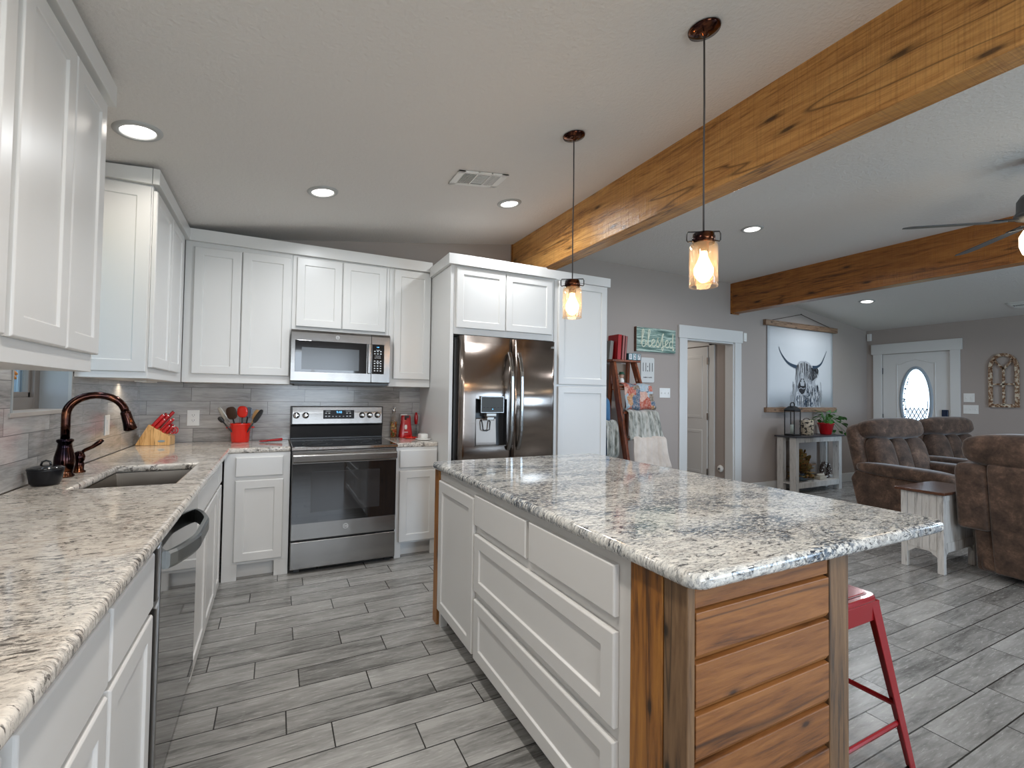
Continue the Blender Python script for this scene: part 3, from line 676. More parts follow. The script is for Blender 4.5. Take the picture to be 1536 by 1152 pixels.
# ------------------------------------------------------------------ sink, faucet, pot, vase
sk = thing('kitchen_sink', 'undermount stainless steel sink in the granite below the window', 'sink', (.36,-1.61,.70))
b = MB()
x0, x1, y0, y1, zt, zb = .182, .538, -1.938, -1.277, .877, .69
iw = .02
T = [b.v(p) for p in ((x0,y0,zt), (x1,y0,zt), (x1,y1,zt), (x0,y1,zt))]
Bt = [b.v(p) for p in ((x0+iw,y0+iw,zb), (x1-iw,y0+iw,zb), (x1-iw,y1-iw,zb), (x0+iw,y1-iw,zb))]
for j in range(4): b.bm.faces.new([T[j], T[(j+1) % 4], Bt[(j+1) % 4], Bt[j]])
b.bm.faces.new(Bt)
b.build('bowl', M['sinksteel'], sk, solid=.003)
MB().lathe([(.045,.0), (.045,.004), (.03,.006), (.02,.002), (0,.002)], (.36,-1.6,.6925), 20).build('drain', M['chrome'], sk, smooth=True)

fa = thing('kitchen_faucet', 'tall arched oil-rubbed bronze faucet behind the sink', 'faucet', (.072,-1.585,.914))
fx, fy = .072, -1.585
MB().lathe([(.036,0), (.037,.006), (.030,.018), (.032,.03), (.037,.06), (.035,.09), (.026,.13), (.024,.15), (.030,.158), (.030,.166), (.022,.17), (0,.17)], (fx,fy,.9142), 28).build('base', M['bronze'], fa, smooth=True)
path = [(fx,fy,1.08), (fx,fy,1.15), (fx,fy,1.19)]
ar = .089
import itertools
dx, dy = .97, .24
for k in range(1, 17):
    t = math.pi*(1-k/16*.96); path.append((fx+(ar+ar*math.cos(t))*dx*1.15, fy+(ar+ar*math.cos(t))*dy*1.15, 1.19+ar*1.0*math.sin(t)))
MB().tube(path, .0165, 18).build('spout', M['bronze'], fa, smooth=True)
e_ = Vector(path[-1]); dr = (Vector(path[-1])-Vector(path[-2])).normalized()
MB().tube([e_-dr*.004, e_+dr*.004, e_+dr*.012, e_+dr*.05, e_+dr*.085, e_+dr*.092], [.0165,.0215,.0205,.0225,.0265,.020], 18).build('spray_head', M['bronze'], fa, smooth=True)
hx, hy = .085, -1.455
fh = thing('faucet_handle', 'bronze lever handle standing beside the arched faucet', 'handle', (hx,hy,.914))
MB().lathe([(.026,0), (.026,.006), (.019,.012), (.020,.04), (.017,.05), (.021,.058), (.023,.075), (.016,.095), (.008,.10), (0,.10)], (hx,hy,.9142), 22).build('base', M['bronze'], fh, smooth=True)
MB().tube([(hx,hy,1.0), (hx+.02,hy+.003,1.018), (hx+.045,hy+.007,1.031), (hx+.070,hy+.010,1.052), (hx+.082,hy+.012,1.064)], [.006,.008,.0085,.011,.008], 12).build('lever', M['bronze'], fh, smooth=True)

pt_ = thing('lidded_pot', 'small round black lidded pot on the counter behind the sink', 'pot', (.075,-1.79,.914))
MB().lathe([(0,.001), (.040,.001), (.048,.01), (.056,.06), (.058,.066), (.054,.066), (.05,.05), (.0,.05)], (.078,-1.79,.9142), 28).build('bowl', plain('black_glazed_pot', (.010,.010,.012), .3, 0, 0, .25), pt_, smooth=True)
b = MB(); b.lathe([(.057,0), (.057,.004), (.045,.010), (.02,.014), (0,.015)], (.078,-1.79,.981), 28)
b.tube([(.062,-1.79,.992), (.066,-1.79,1.008), (.078,-1.79,1.013), (.090,-1.79,1.008), (.094,-1.79,.992)], .004, 8)
b.build('lid', M['blackglass'], pt_, smooth=True)

vv = thing('glass_vase', 'slim frosted glass vase with amber petals at the window sill end', 'vase', (-.02,-1.87,1.211))
MB().lathe([(0,0), (.016,0), (.018,.01), (.017,.10), (.014,.12), (.018,.125), (.016,.127), (.012,.12), (.0,.118)], (-.02,-1.872,1.2112), 18).build('vase', plain('frosted_vase_glass', (.55,.57,.54), .25), vv, smooth=True)
b = MB()
for i in range(9):
    a = i*2.4; rot = Matrix.Rotation(a, 3, 'Z') @ Matrix.Rotation(R(40), 3, 'Y')
    b.sup((-.02+.016*math.cos(a), -1.872+.022*math.sin(a), 1.352+.008*(i % 3)), (.018,.008,.008), 1, rot=rot, nu=8, nv=6)
b.build('petals', M['amber'], vv, smooth=True)

# ------------------------------------------------------------------ dishwasher
dw = thing('dishwasher', 'stainless dishwasher with a bowed bar handle, under the near counter', 'dishwasher', (.30,-2.26,0))
b = MB(); b.box(.02, .56, -2.628, -1.945, .09, .872); b.box(.02, .50, -2.628, -1.882, .0, .09); b.build('body', M['darkgrey'], dw)
b = MB(); b.box(.561, .612, -2.622, -1.888, .10, .868); b.build('door_panel', plain('dark_mirror_steel', (.30,.30,.30), .045, 1.0), dw, bev=.004, seg=3)
MB().box(.50, .515, -2.62, -1.89, .005, .089).build('toe_kick', M['black'], dw)
# bowed wide handle
def hp_(t):
    y = -2.56+t*.60; s = math.sin(math.pi*t)
    return Vector((.612+.058*min(1, s*1.25)**.75, y, .778))
b = MB(); rings = []
N_ = 22
for i in range(N_+1):
    t = i/N_; p = hp_(t)
    w = .013
    rings.append([b.v(p+Vector(q)) for q in ((-.006,0,-.027), (w*.5,0,-.027), (w*.9,0,-.018), (w*.9,0,.018), (w*.5,0,.027), (-.006,0,.027))])
for a, c in zip(rings, rings[1:]):
    for j in range(6): b.bm.faces.new([a[j], a[(j+1) % 6], c[(j+1) % 6], c[j]])
b.bm.faces.new(rings[0]); b.bm.faces.new(rings[-1][::-1])
b.build('handle', plain('satin_grey_steel', (.36,.38,.38), .32, 1.0), dw)

# ------------------------------------------------------------------ range
rg = thing('range', 'stainless electric range with black glass cooktop between white base cabinets', 'oven', (1.39,-.33,0))
rx0, rx1 = 1.018, 1.768
b = MB(); b.box(rx0, rx1, -.60, -.02, .03, .895); b.box(rx0+.03, rx0+.07, -.58, -.54, 0, .03); b.box(rx1-.07, rx1-.03, -.58, -.54, 0, .03); b.build('body', M['black'], rg, bev=.002)
MB().box(rx0, rx1, -.655, -.085, .896, .915).build('cooktop', M['blackglass'], rg, bev=.005, seg=3)
MB().box(rx0-.001, rx1+.001, -.662, -.6555, .892, .912).build('cooktop_trim', M['chrome'], rg, bev=.002)
b = MB()
for cx_, cy_, r_ in ((1.2,-.46,.105), (1.58,-.46,.09), (1.2,-.22,.08), (1.58,-.22,.10), (1.39,-.2,.05)):
    for rr_ in (r_, r_*.66): b.lathe([(rr_,0), (rr_+.002,0), (rr_+.002,.0004), (rr_,.0004)], (cx_,cy_,.9151), 36, cap=False)
b.build('burner_ring', plain('grey_burner_mark', (.10,.10,.10), .3), rg)
b = MB(); b.prism([(-.02,.915), (-.02,1.19), (-.07,1.195), (-.085,1.04), (-.068,1.03), (-.05,.93), (-.05,.915)], 'x', rx0+.001, rx1-.001); b.build('backguard', M['black'], rg, bev=.003)
b = MB(); b.prism([(-.072,1.188), (-.0765,1.188), (-.090,1.046), (-.0855,1.044)], 'x', rx0+.012, rx1-.012); b.build('control_panel', M['steel'], rg, bev=.002)
b = MB(); b.prism([(-.0785,1.162), (-.0815,1.162), (-.0885,1.088), (-.0855,1.088)], 'x', 1.268, 1.519); b.build('display', plain('black_display', (.006,.006,.007), .3, 0, 0, .2), rg, bev=.002)
tl = Matrix.Rotation(R(5.3), 4, 'X')
text('clock_digits', '9:40', M['led'], rg, facing_front((1.395,-.0835,1.143)) @ Matrix.Rotation(R(-5.3), 4, 'X'), .026)
b = MB()
for xx in (1.29, 1.315, 1.46, 1.485): b.box(xx-.007, xx+.007, -.0865, -.084, 1.132, 1.139); b.box(xx-.007, xx+.007, -.0885, -.086, 1.106, 1.113)
for xx in (1.345, 1.372, 1.40, 1.43): b.box(xx-.006, xx+.006, -.0885, -.086, 1.106, 1.111)
b.box(1.285, 1.325, -.0835, -.081, 1.150, 1.153); b.box(1.45, 1.49, -.0835, -.081, 1.150, 1.153)
b.build('button_marks', M['mark'], rg)
for xx in (1.061, 1.132, 1.585, 1.65, 1.717):
    kq = Matrix.Rotation(R(90+5.3), 3, 'X')
    k_ = MB().lathe([(0,0), (.026,0), (.026,.006), (.021,.010), (.020,.026), (.016,.030), (0,.030)], (xx,-.0825,1.118), 24, kq).build('knob', M['chrome'], rg, smooth=True)
    MB().box(xx-.003, xx+.003, -.120, -.112, 1.107, 1.137).build('grip', M['chrome'], k_, bev=.001)
MB().box(rx0+.004, rx1-.004, -.640, -.6005, .245, .885).build('oven_door', M['steel'], rg, bev=.004, seg=3)
MB().box(rx0+.005, rx1-.005, -.6435, -.6402, .362, .792).build('oven_window', M['blackglass'], rg, bev=.001)
b = MB(); b.box(rx0+.13, rx1-.13, -.6445, -.6437, .44, .73); b.build('inner_window', M['oven'], rg)
b = MB()
pth = [(-.642,.80), (-.675,.803), (-.684,.812), (-.684,.853), (-.675,.862), (-.642,.866)]
b.prism(pth, 'x', rx0+.006, rx1-.006); b.build('handle', M['steel'], rg, bev=.003, seg=3)
MB().box(rx0+.004, rx1-.004, -.640, -.6005, .038, .232).build('storage_drawer', M['steel'], rg, bev=.004, seg=3)
b = MB(); b.lathe([(.0155,0), (.0185,0), (.0185,.001), (.0155,.001)], (1.395,-.6402,.315), 28, Matrix.Rotation(R(90), 3, 'X'), cap=False); b.build('round_emblem', M['mark'], rg)
text('emblem_letters', 'GE', M['mark'], rg, facing_front((1.395,-.6412,.315)), .018)

# ------------------------------------------------------------------ microwave
mw = thing('microwave', 'stainless over-the-range microwave mounted below the short wall cabinet', 'microwave', (1.375,-.20,1.375))
MB().box(1.001, 1.749, -.365, -.012, 1.376, 1.797).build('body', M['darkgrey'], mw)
b = MB(); b.prism([(-.3655,1.392), (-.398,1.392), (-.403,1.40), (-.403,1.775), (-.385,1.795), (-.3655,1.795)], 'x', .999, 1.596); b.build('door', M['steel'], mw, bev=.002)
b = MB(); b.prism([(-.3655,1.392), (-.398,1.392), (-.403,1.40), (-.403,1.775), (-.385,1.795), (-.3655,1.795)], 'x', 1.598, 1.749); b.build('control_surround', M['steel'], mw, bev=.002)
gw = MB().box(1.028, 1.56, -.406, -.4035, 1.468, 1.712).build('glass', M['blackglass'], mw, bev=.001)
MB().box(1.075, 1.50, -.4068, -.4062, 1.487, 1.658).build('screen', plain('grey_mesh_screen', (.07,.075,.08), .15), gw)
MB().box(1.566, 1.592, -.43, -.4035, 1.468, 1.712).build('handle', M['steel'], mw, bev=.006, seg=3)
kp = MB().box(1.603, 1.70, -.406, -.4035, 1.468, 1.712).build('keypad', M['blackglass'], mw, bev=.001)
b = MB()
for r_, row in enumerate([3,3,0,0,3,3,3,3,3]):
    if r_ == 4: b.box(1.635, 1.665, -.4067, -.4061, 1.664, 1.667); b.build('function_legend', M['mark'], kp); b = MB()
    zz = 1.655-r_*.020
    for q in range(row): b.box(1.624+q*.024-.006, 1.624+q*.024+.006, -.4067, -.4061, zz-.004, zz+.003)
b.box(1.635, 1.668, -.4067, -.4061, 1.562, 1.565)
b.build('printed_legend', M['mark'], kp)
text('key_digits', '1 2 3 4 5', M['mark'], kp, facing_front((1.648,-.4066,1.616)), .0135)
text('key_digits', '6 7 8 9 0', M['mark'], kp, facing_front((1.648,-.4066,1.600)), .0135)
text('clock_digits', '9:40', M['led'], kp, facing_front((1.648,-.4066,1.688)), .011)
b = MB(); b.lathe([(.011,0), (.0135,0), (.0135,.001), (.011,.001)], (1.335,-.4031,1.748), 24, Matrix.Rotation(R(90), 3, 'X'), cap=False); b.build('round_emblem', M['mark'], mw)
text('emblem_letters', 'GE', M['mark'], mw, facing_front((1.335,-.4038,1.748)), .0125)
b = MB(); b.box(1.03, 1.72, -.37, -.05, 1.366, 1.3755); b.build('vent_grille', M['black'], mw)

# ------------------------------------------------------------------ refrigerator
fr = thing('refrigerator', 'smoked stainless french-door refrigerator with an ice and water dispenser', 'refrigerator', (2.63,-.45,0))
FX0, FXM, FX1 = 2.188, 2.648, 3.060
MB().box(2.172, 3.066, -.80, -.03, .02, 1.755).build('body', M['darkgrey'], fr, bev=.004)
MB().box(2.175, 3.06, -.78, -.10, 1.7555, 1.772).build('hinge_cover', M['darkgrey'], fr, bev=.004)
def door_y(x, a, b_):
    t = (x-a)/(b_-a); return -.900-.016*(1-(2*t-1)**2)+.03*max(0, (abs(2*t-1)-.94)/.06)**2
def fdoor(name, a, c, z0, z1, rec=None):
    b = MB(); xs = [a+(c-a)*i/24 for i in range(25)]
    if rec: xs = sorted([x for x in xs if min(abs(x-rec[0]), abs(x-rec[1])) > .006]+[rec[0], rec[1]])
    zs = [z0, z1] if not rec else [z0, rec[2], rec[3], z1]
    g = [[b.v((x, door_y(x, a, c), z)) for z in zs] for x in xs]
    bk = [[b.v((x, -.815, z)) for z in (z0, z1)] for x in (a, c)]
    for i in range(len(xs)-1):
        for j in range(len(zs)-1):
            if rec and j == 1 and xs[i] >= rec[0]-1e-6 and xs[i+1] <= rec[1]+1e-6: continue
            b.bm.faces.new([g[i][j], g[i+1][j], g[i+1][j+1], g[i][j+1]])
    b.bm.faces.new([g[i][0] for i in range(len(xs))][::-1]+[bk[0][0], bk[1][0]])
    b.bm.faces.new([g[i][-1] for i in range(len(xs))]+[bk[1][1], bk[0][1]])
    b.bm.faces.new(g[0][:]+[bk[0][1], bk[0][0]]); b.bm.faces.new(g[-1][::-1]+[bk[1][0], bk[1][1]])
    b.bm.faces.new([bk[0][0], bk[0][1], bk[1][1], bk[1][0]])
    o = b.build(name, M['steel_dark'], fr)
    for pl in o.data.polygons: pl.use_smooth = len(pl.vertices) == 4 and abs(pl.normal.y) > .5
    return o
RC = (2.318, 2.588, .905, 1.275)
ld = fdoor('door', FX0, FXM-.003, .72, 1.775, RC)
rd = fdoor('door', FXM+.003, FX1+.003, .72, 1.775)
dq = fdoor('freezer_drawer', FX0, FX1+.003, .05, .712)
# dispenser recess
b = MB(); x0, x1, z0, z1 = RC
yb = -.856
b.box(x0, x1, yb+.001, yb+.006, z0, z1); b.box(x0-.003, x0, -.914, yb, z0-.003, z1+.003); b.box(x1, x1+.003, -.915, yb, z0-.003, z1+.003)
b.box(x0-.003, x1+.003, -.914, yb, z1, z1+.003); dsp = b.build('dispenser_recess', M['black'], ld)
MB().box(x0-.004, x1+.004, -.922, yb, z0-.008, z0).build('drip_tray', M['steel'], dsp, bev=.002)
b = MB(); b.prism([(-.8565,z0), (-.875,z0), (-.875,z0+.02), (-.8625,z0+.21), (-.8565,z0+.22)], 'x', x0+.02, x1-.07); b.build('splash_plate', plain('satin_warm_steel', (.20,.165,.14), .35, .8), dsp, bev=.003)
b = MB(); b.box(2.352, 2.556, -.935, -.905, 1.165, 1.300); cp_ = b.build('display_panel', M['steel'], dsp, bev=.003)
MB().box(2.358, 2.550, -.9365, -.9352, 1.171, 1.294).build('screen', plain('smoked_panel', (.06,.062,.06), .4, 0, 0, .2), cp_)
b = MB()
for q in range(6): b.box(2.372+q*.031, 2.386+q*.031, -.9372, -.9366, 1.206, 1.211)
b.box(2.44, 2.47, -.9372, -.9366, 1.28, 1.283); b.build('panel_marks', M['ink'], cp_)
MB().box(2.451, 2.457, -.9375, -.9366, 1.193, 1.199).build('indicator_light', M['led'], cp_)
b = MB(); b.box(2.405, 2.495, -.925, -.865, 1.135, 1.164); b.box(2.415, 2.480, -.915, -.865, 1.105, 1.134); b.build('spout', plain('satin_grey_spout', (.36,.34,.31), .35, .6), dsp, bev=.006, seg=3)
b = MB(); b.tube([(2.385,-.865,1.11), (2.385,-.885,1.09), (2.392,-.892,1.03), (2.42,-.893,1.02), (2.448,-.892,1.03), (2.455,-.885,1.09), (2.455,-.865,1.11)], .005, 8); b.build('paddle', M['black'], dsp, smooth=True)
for xh, sgn in ((2.606, -1), (2.694, 1)):
    b = MB(); N_ = 20; rings = []
    for i in range(N_+1):
        t = i/N_; z = .862+t*.80; y = -.918-.05*min(1, math.sin(math.pi*t)*1.6)**.7-.012*math.sin(math.pi*t)
        rings.append([b.v((xh+q[0], y+q[1], z)) for q in ((-.016,.008), (-.016,-.004), (-.010,-.010), (.010,-.010), (.016,-.004), (.016,.008))])
    for a, c in zip(rings, rings[1:]):
        for j in range(6): b.bm.faces.new([a[j], a[(j+1) % 6], c[(j+1) % 6], c[j]])
    b.bm.faces.new(rings[0]); b.bm.faces.new(rings[-1][::-1])
    b.build('handle', M['steel'], ld if sgn < 0 else rd, bev=.002)
text('emblem_letters', 'LG', M['mark'], rd, facing_front((3.025,-.9068,1.725)), .022)

# ------------------------------------------------------------------ outlets and switches
def plate(name, label, p, u, nv, w, h, kind, k=1):
    p = Vector(p); u = Vector(u); nv = Vector(nv); Z = Vector((0,0,1))
    r = thing(name, label, 'outlet' if kind == 'outlet' else 'switch', tuple(p))
    MB().obox(p-u*w/2-Z*h/2+nv*.0005, u, Z, nv, w, h, .005).build('plate', M['plastic'], r, bev=.002)
    for i in range(k):
        c = p+u*(w*((i+.5)/k-.5))
        if kind == 'outlet':
            b = MB()
            for dz in (.02, -.02):
                b.obox(c-u*.008+Z*(dz-.002)+nv*.0055, u, Z, nv, .0025, .009, .0012); b.obox(c+u*.006+Z*(dz-.002)+nv*.0055, u, Z, nv, .0025, .009, .0012)
                b.obox(c-u*.002+Z*(dz-.011)+nv*.0055, u, Z, nv, .004, .004, .0012)
            b.build('socket_slots', M['darkgrey'], r)
        elif kind == 'rocker': MB().obox(c-u*.016-Z*.033+nv*.0055, u, Z, nv, .032, .066, .003).build('rocker', M['plastic'], r, bev=.002)
        else: MB().obox(c-u*.004-Z*.012+nv*.0055, u, Z, nv, .008, .02, .008).build('toggle', M['ceramic'], r, bev=.001)
    return r
plate('wall_outlet', 'white double outlet in the backsplash between knife block and red crock', (.341,-.008,1.10), X, (0,-1,0), .08, .12, 'outlet')
plate('wall_switch', 'white rocker switch on the tile beside the sink window', (.008,-.76,1.095), Y, X, .08, .12, 'rocker')
plate('wall_switch', 'white triple switch plate on the grey wall beside the ladder', (5.225,0,1.37), X, (0,-1,0), .175, .12, 'toggle', 3)
plate('wall_switch', 'white double switch plate beside the front door, upper of the two', (XR,-1.30,1.372), Y, NX, .12, .125, 'toggle', 2)
plate('wall_switch', 'white triple switch plate beside the front door, lower of the two', (XR,-1.318,1.205), Y, NX, .165, .125, 'toggle', 3)
def sensor(label, x, y, z, nv):
    r = thing('door_sensor', label, 'sensor', (x,y,z))
    if nv == 'y': MB().box(x-.03, x+.03, y-.022, y-.0005, z-.06, z+.06).build('case', M['plastic'], r, bev=.004, seg=3); MB().box(x-.012, x+.012, y-.025, y-.0215, z-.04, z-.02).build('lens', M['ceramic'], r)
    else: MB().box(x-.03, x-.0005, y-.03, y+.03, z-.06, z+.06).build('case', M['plastic'], r, bev=.004, seg=3); MB().box(x-.034, x-.0295, y-.012, y+.012, z-.04, z-.02).build('lens', M['ceramic'], r)
sensor('small white sensor box on the wall beside the cased doorway', 6.70, 0, 2.165, 'y')
sensor('small white sensor box high in the corner above the front door', XR, -.045, 2.37, 'x')

# ------------------------------------------------------------------ ceiling fixtures
SL = math.atan(.1406); SR = -math.atan(.1192)
def can(label, x, y, power, tilt, col=(1,.93,.84), shown=True):
    z = ceil_z(x); rot = Matrix.Rotation(-tilt, 3, 'Y')
    r = thing('recessed_downlight', label, 'ceiling light', (x,y,z), 'recessed ceiling downlights')
    MB().lathe([(.066,-.002), (.070,-.010), (.088,-.008), (.095,-.001), (.095,.004), (.066,.004)], (x,y,z), 36, rot, cap=False).build('trim_ring', plain('grey_trim_ring', (.42,.42,.41), .4), r, smooth=True)
    MB().lathe([(0,-.016), (.04,-.013), (.060,-.006), (.067,-.001), (.067,.002), (0,.002)], (x,y,z), 28, rot).build('lens', M['lamp'], r, smooth=True)
    area('downlight', (x+.03*math.sin(tilt), y, z-.03), (0, -tilt, 0), power, .13, None, col, 165)
CP = 26
can('recessed downlight above the sink counter beside the near wall cabinet', .31, -1.675, 6, SL)
can('recessed downlight on the sloped ceiling in front of the two-door corner cabinet', 1.145, -1.10, CP*.7, SL, (.93,.97,1.0))
can('recessed downlight between the supply vent and the large honey beam', 2.49, -1.11, CP*.7, SL, (.93,.97,1.0))
can('recessed downlight on the flat ceiling between the two beams', 4.81, -1.50, CP, 0, (.97,.97,1.0))
can('recessed downlight on the far ceiling slope before the front door', 8.15, -.81, CP*.7, SR, (.90,.95,1.0))
for i, (x, y, t) in enumerate(((1.145,-3.3,SL), (1.145,-5.4,SL), (2.49,-4.9,SL), (4.81,-5.6,0), (8.15,-4.4,SR), (.31,-3.4,SL))):  # unseen downlights added to fill the room with light
    z = ceil_z(x); r = thing('recessed_downlight', 'unseen recessed downlight added in the ceiling for fill light', 'ceiling light', (x,y,z), 'added fill downlights out of view')
    MB().lathe([(0,-.016), (.060,-.006), (.067,-.001), (.09,-.001), (.09,.002), (0,.002)], (x,y,z), 28, Matrix.Rotation(-t, 3, 'Y')).build('lens', M['lamp'], r, smooth=True)
    area('downlight', (x, y, z-.03), (0, -t, 0), (CP, CP, CP, CP, CP, 5)[i], .13, None, (1,.93,.85), 165)
# under-cabinet light in the corner
area('under_cabinet_light', (.15,-.55,1.355), (0,0,0), 1.6, .25, .05, (1,.86,.66), 150)
r = thing('under_cabinet_lamp', 'slim puck strip lamp under the corner wall cabinet', 'lamp', (.15,-.55,1.36))
MB().box(.12, .18, -.70, -.40, 1.358, 1.3665).build('housing', M['plastic'], r, bev=.002)

def vent(label, x0, x1, y0, y1, tilt, zone):
    xc, yc = (x0+x1)/2, (y0+y1)/2; z = ceil_z(xc); root = thing('ceiling_vent', label, 'vent', (xc,yc,z))
    rt = Matrix.Rotation(-tilt, 3, 'Y'); w = (x1-x0)/2; h = (y1-y0)/2
    def Bx(b, a0, a1, c0, c1, d0, d1): b.box(xc+a0, xc+a1, yc+c0, yc+c1, z+d0, z+d1, rot=rt, c=(xc,yc,z))
    b = MB(); Bx(b, -w, w, -h, -h+.025, -.008, -.0015); Bx(b, -w, w, h-.025, h, -.008, -.0015); Bx(b, -w, -w+.045, -h, h, -.008, -.0015); Bx(b, w-.045, w, -h, h, -.008, -.0015)
    for q in (-.04, .052): Bx(b, q, q+.008, -h, h, -.008, -.0015)
    b.build('frame', M['plastic'], root)
    b = MB(); Bx(b, -w+.03, w-.03, -h+.02, h-.02, -.0025, -.001); b.build('dark_backing', plain('dark_vent_void', (.05,.045,.04), .8), root)
    b = MB()
    for i in range(9):
        a = -w+.05+i*.0105; Bx(b, a, a+.003, -h+.025, h-.025, -.0075, -.0026)
    for i in range(10):
        a = .064+i*.0105; Bx(b, a, a+.005, -h+.025, h-.025, -.0075, -.0026)
    for i in range(9):
        c0 = -h+.03+i*(2*h-.06)/9; Bx(b, -.03, .05, c0, c0+.003, -.0075, -.0026)
    b.build('louvers', M['plastic'], root)
vent('white rectangular supply vent on the sloped kitchen ceiling', 1.895, 2.245, -1.60, -1.39, SL, 'L')
vent('grey supply vent on the far ceiling slope by the front door wall', 9.10, 9.40, -2.10, -1.89, SR, 'R')

# pendants
def pendant(label, x, y):
    zc = ceil_z(x); root = thing('pendant_light', label, 'pendant light', (x,y,zc), 'jar pendants over the island')
    rt = Matrix.Rotation(-SL, 3, 'Y')
    MB().lathe([(.0,-.030), (.008,-.030), (.012,-.022), (.030,-.020), (.060,-.012), (.063,-.004), (.063,-.0015), (0,-.0015)], (x,y,zc), 36, rt).build('canopy', M['bronze'], root, smooth=True)
    MB().tube([(x,y,zc-.02), (x+.002,y,zc-.3), (x-.001,y,zc-.55), (x,y,1.958)], .0035, 8).build('cord', plain('dark_fabric_cord', (.05,.045,.045), .6), root, smooth=True)
    cp = MB().lathe([(0,.032), (.022,.032), (.030,.030), (.040,.027), (.041,.016), (.044,.014), (.044,-.004), (.041,-.006), (.041,-.012), (.020,-.014), (.020,-.045), (0,-.045)], (x,y,1.928), 32).build('cap', M['bronze'], root, smooth=True)
    a = .6
    ux, uy = math.cos(a)*1, -math.sin(a)*1
    P_ = lambda s_, z: (x+ux*s_, y+uy*s_, z)
    MB().tube([P_(-.044,1.928), P_(-.060,1.925), P_(-.064,1.93), P_(-.064,1.955), P_(-.060,1.964), P_(.060,1.964), P_(.064,1.955), P_(.064,1.93), P_(.060,1.925), P_(.044,1.928)], .0028, 8).build('wire_bail', M['black'], cp, smooth=True)
    j = MB().lathe([(.040,.0), (.050,-.006), (.054,-.016), (.054,-.168), (.0525,-.172), (.0505,-.172), (.0505,-.020), (.047,-.010), (.039,-.004)], (x,y,1.918), 36, cap=False).build('jar', M['jarglass'], root, smooth=True)
    MB().lathe([(.0495,0), (.0545,0), (.0545,.004), (.0495,.004)], (x,y,1.744), 36, cap=False).build('rim', M['jarglass'], j, smooth=True)
    bb = MB().lathe([(0,.0), (.013,-.002), (.014,-.02), (.024,-.045), (.036,-.070), (.036,-.087), (.027,-.106), (.012,-.122), (0,-.126)], (x,y,1.886), 24).build('bulb', M['bulb'], root, smooth=True)
    bb['label'] = 'glowing warm bulb'
pendant('glass jar pendant lamp nearer the camera over the island', 2.405, -3.04)
pendant('glass jar pendant lamp farther away, hanging before the pantry', 2.378, -2.159)

# ceiling fan
fn = thing('ceiling_fan', 'dark bronze ceiling fan with a lit lamp, cut off by the picture edge', 'fan', (5.24,-3.22,2.884))
hx, hy = 5.24, -3.22
MB().lathe([(0,2.884), (.07,2.884), (.06,2.84), (.02,2.82), (.014,2.80), (.014,2.66), (0,2.66)][::-1], (hx,hy,0), 28).build('downrod', M['darkgrey'], fn, smooth=True)
MB().lathe([(0,2.49), (.09,2.49), (.12,2.50), (.125,2.52), (.112,2.54), (.11,2.61), (.09,2.645), (.03,2.66), (0,2.66)], (hx,hy,0), 36).build('motor_housing', M['darkgrey'], fn, smooth=True)
MB().lathe([(0,2.235), (.05,2.24), (.085,2.27), (.10,2.32), (.10,2.38), (.08,2.42), (.06,2.43), (.06,2.489), (0,2.489)], (hx,hy,0), 32).build('lamp_shade', M['fanlamp'], fn, smooth=True)
for k in range(4):
    a = R(140.0+90*k-0.5); c, s_ = math.cos(a), math.sin(a); ru = Vector((c,s_,0)); rv = Vector((-s_,c,0)); tw = -math.tan(R(12))
    b = MB(); o_ = Vector((hx,hy,2.47))
    prof = [(.20,.04), (.28,.05), (.5,.056), (.70,.056), (.74,.042), (.755,.0)]
    up = [o_+ru*r_+rv*w+Vector((0,0,w*tw)) for r_, w in prof]; dn = [o_+ru*r_-rv*w-Vector((0,0,w*tw)) for r_, w in prof[:-1]]
    pts = up+dn[::-1]; lo_ = [b.v(p) for p in pts]; hi_ = [b.v(p+Vector((0,0,.006))) for p in pts]
    b.bm.faces.new(lo_); b.bm.faces.new(hi_[::-1])
    for i in range(len(pts)): b.bm.faces.new([lo_[i], lo_[(i+1) % len(pts)], hi_[(i+1) % len(pts)], hi_[i]])
    bl = b.build('blade', M['darkgrey'], fn)
    MB().obox(o_+ru*.13-rv*.02+Vector((0,0,.008)), ru, rv, Vector((0,0,1)), .13, .04, .006).build('blade_iron', M['black'], bl)

# ------------------------------------------------------------------ things on the counter
kb = thing('knife_block', 'pale wooden knife block full of red-handled knives in the counter corner', 'knife block', (.14,-.17,.914))
kx, ky = .030, -.20
A_ = R(-8)
def KB(x, y, z): # local (x right, y back, z up) rotated
    return Vector((kx+x*math.cos(A_)-y*math.sin(A_), ky+x*math.sin(A_)+y*math.cos(A_), .915+z))
def kprism(pts, y0, y1, name, mat, par=None):
    b = MB(); lo_ = [b.v(KB(x, y0, z)) for x, z in pts]; hi_ = [b.v(KB(x, y1, z)) for x, z in pts]
    b.bm.faces.new(lo_); b.bm.faces.new(hi_[::-1])
    for i in range(len(pts)): b.bm.faces.new([lo_[i], lo_[(i+1) % len(pts)], hi_[(i+1) % len(pts)], hi_[i]])
    return b.build(name, mat, par or kb, bev=.002)
kprism([(.03,0), (.205,0), (.205,.062), (.105,.125), (.06,.085)], 0, .105, 'block', M['blockwood'])
kprism([(-.005,.002), (.028,0), (.104,.128), (.072,.148)], .004, .101, 'slanted_front', M['blockwood'])
b = MB(); b.lathe([(0,0), (.022,0), (.022,.002), (0,.002)], KB(.155,-.0005,.03), 24, Matrix.Rotation(A_, 3, 'Z') @ Matrix.Rotation(R(90), 3, 'X'), 1, .36); b.build('metal_badge', plain('blue_grey_badge', (.30,.38,.42), .3, .5), kb)
kd = Vector((math.cos(A_)*.62, math.sin(A_)*.62, .79)).normalized()
